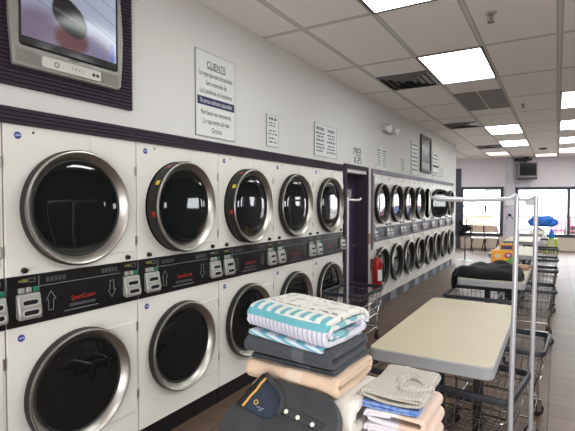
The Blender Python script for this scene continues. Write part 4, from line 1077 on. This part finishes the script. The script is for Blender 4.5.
for k in range(3):
    a = 2 * PI * k / 3; b = MB(); vs = []
    for i in range(7):
        r_ = 0.03 + 0.19 * i / 6
        for j in range(5):
            w = (j / 4 - 0.5) * (0.5 + 0.9 * math.sin(PI * min(1, i / 6 + 0.15)))
            vs.append((r_ * math.cos(a + w), -0.07 + 0.03 * w, r_ * math.sin(a + w)))
    b.add(vs, [(i * 5 + j, i * 5 + j + 1, (i + 1) * 5 + j + 1, (i + 1) * 5 + j) for i in range(6) for j in range(4)])
    b.build('blade', mat('dark_fan_plastic', (42, 36, 34)), hx)

def fold_chair(loc, rz, label):
    r = thing('folding_chair', label, 'chair', loc, rz, 'folding chairs by the front window')
    w = 0.21
    for s in (-1, 1):
        MB().tube([(s * w, -0.22, 0.0), (s * w, 0.02, 0.46), (s * w, 0.14, 0.70), (s * w * 0.95, 0.19, 0.84)], 0.017, 8).build('front_leg', M_black, r)
        MB().tube([(s * w * 0.86, 0.24, 0.0), (s * w * 0.86, -0.12, 0.42)], 0.017, 8).build('rear_leg', M_black, r)
    MB().tube([(-w, -0.16, 0.115), (w, -0.16, 0.115)], 0.008, 6).build('front_brace', M_black, r)
    MB().tube([(-w * 0.86, 0.17, 0.085), (w * 0.86, 0.17, 0.085)], 0.008, 6).build('rear_brace', M_black, r)
    MB().prism(rrect(-0.20, 0.20, -0.19, 0.19, 0.05, 4), 0.43, 0.455, 'z').build('seat', mat('white_chair_seat', (230, 228, 226), 0.4), r, bevel=0.008)
    b = MB(); vs = []
    for j in range(5):
        for i in range(9):
            x = -0.20 + 0.05 * i; t_ = j / 4
            vs.append((x, 0.105 + 0.07 * t_ + 0.02 * (1 - (x / 0.2) ** 2), 0.62 + 0.22 * t_))
    b.add(vs, [(j * 9 + i, j * 9 + i + 1, (j + 1) * 9 + i + 1, (j + 1) * 9 + i) for j in range(4) for i in range(8)])
    o = b.build('backrest', mat('tan_chair_back', (196, 172, 152), 0.6), r)
    s_ = o.modifiers.new('t', 'SOLIDIFY'); s_.thickness = 0.02
fold_chair((-2.22, 15.9, 0), math.radians(20), 'tan and black folding chair nearer the fan, by the left front window')
fold_chair((-1.83, 16.1, 0), math.radians(16), 'tan and black folding chair nearer the white column, by the left front window')

st = thing('stool', 'lime green plastic stool below the right front window', 'stool', (-0.125, 16.6, 0))
m_lime = mat('lime_green_plastic', (168, 206, 52), 0.4, mottle=0.03)
MB().prism(rrect(-0.165, 0.165, -0.16, 0.16, 0.04, 4), 0.42, 0.46, 'z').build('seat', m_lime, st, bevel=0.01)
for sx in (-1, 1):
    for sy in (-1, 1):
        l = MB(); vs = []
        for zz, of, t_ in ((0, 0.140, 0.034), (0.43, 0.11, 0.048)):
            for a, b in ((-1, -1), (1, -1), (1, 1), (-1, 1)): vs.append((sx * of + a * t_, sy * of + b * t_, zz))
        l.add(vs, [(0, 3, 2, 1), (4, 5, 6, 7)] + [(i, (i + 1) % 4, 4 + (i + 1) % 4, 4 + i) for i in range(4)])
        l.build('leg', m_lime, st, bevel=0.006)
jg = thing('detergent_jug', 'blue jug standing on the lime green stool', 'jug', (-0.13, 16.6, 0.46))
m_bj = mat('blue_jug_plastic', (36, 112, 206), 0.3, mottle=0.04)
MB().lathe([(0, 0), (0.075, 0.0), (0.08, 0.02), (0.08, 0.19), (0.06, 0.24), (0.028, 0.26), (0.028, 0.28)], axis='z', n=24).build('jug_body', m_bj, jg)
MB().lathe([(0.034, 0.27), (0.034, 0.31), (0, 0.315)], axis='z', n=18).build('cap', m_bj, jg)
MB().tube([(0.05, 0, 0.24), (0.10, 0, 0.22), (0.105, 0, 0.14), (0.08, 0, 0.08)], 0.011, 8).build('handle', m_bj, jg)
# blue bag and white laundry in the far cart
def blob(name, m, c, sx, sy, sz, seed, amp=0.18, flat=True, boxy=False):
    bm = bmesh.new(); bmesh.ops.create_icosphere(bm, subdivisions=4, radius=1.0)
    for v in bm.verts:
        p = v.co.copy(); k = 1 + amp * noise.noise(p * 1.7 + Vector((seed, 0, 0))) + amp * 0.5 * noise.noise(p * 4 + Vector((0, seed, 0)))
        if boxy: p = Vector([math.copysign(abs(t_) ** 0.72, t_) for t_ in p])
        q = Vector((p.x * sx, p.y * sy, p.z * sz)) * k
        if flat: q.z = max(q.z, -sz * 0.75)
        v.co = q
    me = bpy.data.meshes.new(name); bm.to_mesh(me); bm.free(); me.materials.append(m)
    for p in me.polygons: p.use_smooth = True
    o = bpy.data.objects.new(name, me); COL.objects.link(o); o.location = c; return o
o = blob('laundry_bundle', M_whitet, (-0.45, 14.2, 0.60), 0.24, 0.20, 0.30, 3)
tag(o, 'white laundry bundle piled in the farthest cart under the blue bag', 'laundry')
m_bag = mat('blue_bag_cloth', (30, 104, 196), 0.6, mottle=0.12, mscale=9)
o = blob('blue_bag', m_bag, (-0.33, 14.2, 1.07), 0.33, 0.2, 0.165, 8, 0.25, boxy=True)
tag(o, 'bright blue bag slumped on the white bundle in the farthest cart', 'bag')

# wall fitting on the white column, small tv (front-wall frame)
def fpos(u, d, z):  # u along the front wall, d into the room
    c, s = math.cos(PHI), math.sin(PHI); return (u * c + d * s, FY + u * s - d * c, z)
r = thing('column_fitting', 'small black fitting on the white column between the front windows', 'wall fitting', fpos(-1.44, 0.10, 1.16), PHI)
MB().lathe([(0, -0.05), (0.045, -0.045), (0.05, 0)], (0, 0, 0.02), 'y', 18).build('knob', M_black, r)
ar = MB(); ar.tube([(-0.02, -0.01, 0.0), (-0.09, -0.015, -0.09), (-0.09, -0.015, -0.14)], 0.010, 6); ar.tube([(0.02, -0.01, 0.0), (0.09, -0.015, -0.09), (0.09, -0.015, -0.14)], 0.010, 6); ar.build('arm', M_black, r)
tv2 = thing('television', 'small dark screened tube television on a bracket near the ceiling', 'television', fpos(-0.97, 0.30, 2.36), PHI)
MB().box(-0.28, 0.28, -0.16, 0.20, 0.06, 0.56).build('casing', mat('grey_tv_plastic', (150, 148, 152), 0.45), tv2, bevel=0.015)
MB().box(-0.25, 0.25, -0.166, -0.158, 0.12, 0.54).build('screen', mat('dark_tv_glass', (44, 46, 48), 0.1, mottle=0.25, mscale=4), tv2, bevel=0.004)
MB().box(-0.27, 0.27, -0.19, 0.20, 0.0, 0.055).build('shelf', mat('dark_shelf', (66, 64, 66), 0.5), tv2, bevel=0.006)
ar = MB(); ar.box(-0.03, 0.03, 0.20, 0.29, 0.01, 0.045); ar.box(-0.03, 0.03, 0.255, 0.295, 0.0, 0.70); ar.build('bracket', M_black, tv2, bevel=0.004)
r = thing('video_player', 'flat black box mounted under the ceiling above the small television', 'electronics', fpos(-1.02, 0.22, 2.985), PHI)
MB().box(-0.32, 0.18, -0.14, 0.14, 0, 0.07).build('casing', M_black, r, bevel=0.006)
MB().box(-0.02, 0.10, -0.10, 0.10, 0.07, 0.115).build('ceiling_mount', M_black, r, bevel=0.004)

# ------------------------------------------------------------------ OUTSIDE
m_pav = mat('pavement', (206, 204, 200), 0.9, mottle=0.05)
struct('ground', MB().box(-40, 50, 17.0, 90, -0.16, -0.11), m_pav, smooth=False)
struct('ground_side', MB().box(4.7, 50, -10, 17.0, -0.16, -0.11), m_pav, smooth=False)
fe = thing('railing', 'red picket railing outside beyond the front windows', 'railing', (-0.6, 20.0, -0.11))
m_rl = mat('red_railing_paint', (150, 96, 104), 0.5, mottle=0.02)
m_ol = mat('orange_railing_paint', (186, 158, 120), 0.5, mottle=0.02)
for zz in (0.62, 1.13): MB().box(-0.9, 6.0, -0.02, 0.02, zz, zz + 0.05).build('rail', m_rl, fe, smooth=False)
pk = MB().box(-0.011, 0.011, -0.015, 0.015, 0, 1.18).build('picket', m_rl, fe, smooth=False, loc=(-0.9, 0, 0))
for k in range(1, 46):
    c = pk.copy(); COL.objects.link(c); c.location.x = -0.9 + k * 0.15
f2 = thing('railing', 'orange railing outside beyond the left front window', 'railing', (-3.0, 20.0, -0.11))
for zz in (0.70, 1.10): MB().box(-1.5, 0.75, -0.02, 0.02, zz, zz + 0.09).build('rail', m_ol, f2, smooth=False)
pk = MB().box(-0.03, 0.03, -0.015, 0.015, 0, 1.18).build('picket', m_ol, f2, smooth=False, loc=(-1.5, 0, 0))
for k in range(1, 13):
    c = pk.copy(); COL.objects.link(c); c.location.x = -1.5 + k * 0.18
car = thing('car', 'red car parked outside beyond the right front window', 'car', (2.0, 24.0, -0.11))
m_car = mat('red_car_paint', (176, 118, 128), 0.35, mottle=0.02)
prof = [(-2.25, 0.35), (-2.28, 0.70), (-2.15, 0.92), (-1.35, 1.02), (-0.65, 1.50), (0.85, 1.53), (1.75, 1.05), (2.22, 0.95), (2.28, 0.5), (2.2, 0.32), (1.75, 0.30)] + [(1.40 + 0.36 * math.cos(a), 0.32 + 0.36 * math.sin(a)) for a in [math.radians(q) for q in range(0, 181, 20)]] + [(-1.05 , 0.30)] + [(-1.40 + 0.36 * math.cos(a), 0.32 + 0.36 * math.sin(a)) for a in [math.radians(q) for q in range(0, 181, 20)]]
MB().prism(prof, -0.85, 0.85, 'y').build('body', m_car, car, bevel=0.05)
wm = mat('car_window_glass', (96, 128, 168), 0.1, mottle=0.05)
MB().prism([(-1.05, 1.03), (-0.60, 1.40), (0.05, 1.43), (0.05, 1.03)], -0.87, -0.85, 'y').build('side_window', wm, car, smooth=False)
MB().prism([(0.12, 1.03), (0.12, 1.43), (0.80, 1.44), (1.45, 1.05)], -0.87, -0.85, 'y').build('side_window', wm, car, smooth=False)
for s in (-1.40, 1.40):
    for yy in (-0.78, 0.78): MB().lathe([(0, -0.1), (0.2, -0.1), (0.30, -0.08), (0.32, 0), (0.30, 0.08), (0.2, 0.1), (0, 0.1)], (s, yy, 0.32), 'y', 24).build('wheel', M_black, car)

# ------------------------------------------------------------------ LIGHT
w = bpy.data.worlds.new('day'); scene.world = w; w.use_nodes = True
bg = w.node_tree.nodes['Background']; bg.inputs['Color'].default_value = (0.93, 0.97, 1.0, 1); bg.inputs['Strength'].default_value = 8.0
def area(loc, sx, sy, power, rot=(0, 0, 0), col=(0.96, 0.98, 1)):
    l = bpy.data.lights.new('unseen_light', 'AREA'); l.shape = 'RECTANGLE'; l.size = sx; l.size_y = sy; l.energy = power; l.color = col
    o = bpy.data.objects.new('unseen_lamp', l); COL.objects.link(o); o.location = loc; o.rotation_euler = rot; return o
# further ceiling fixtures outside the view (over the other aisle and behind the camera)
for x_, y_ in ((1.6, 0.3), (1.6, 2.8), (2.9, 5.3)):
    area((x_, y_, 3.08), 0.6, 1.2, 42)
for x_, y_ in ((1.9, 13.6), (3.2, 13.6), (1.9, 16.0), (-3.4, 14.6)):  # unseen lamps added near the front to brighten the front wall
    area((x_, y_, 3.08), 0.6, 1.2, 22)
# added fill lamp behind the camera, brightening dryers and left wall
area((1.2, -2.9, 1.15), 4.5, 1.5, 142, rot=(math.radians(92), 0, 0), col=(0.97, 0.98, 1))

cam = bpy.data.cameras.new('camera'); co = bpy.data.objects.new('camera', cam); COL.objects.link(co)
co.location = (0, 0, 1.62); co.rotation_euler = (math.radians(90 - 1.72), 0, math.radians(30.9))
cam.sensor_width = 36.0; cam.lens = 36.0 * 450 / 575; cam.clip_start = 0.02; cam.clip_end = 300
scene.camera = co
scene.view_settings.view_transform = 'Standard'
scene.view_settings.look = 'None'
scene.view_settings.exposure = 0.5
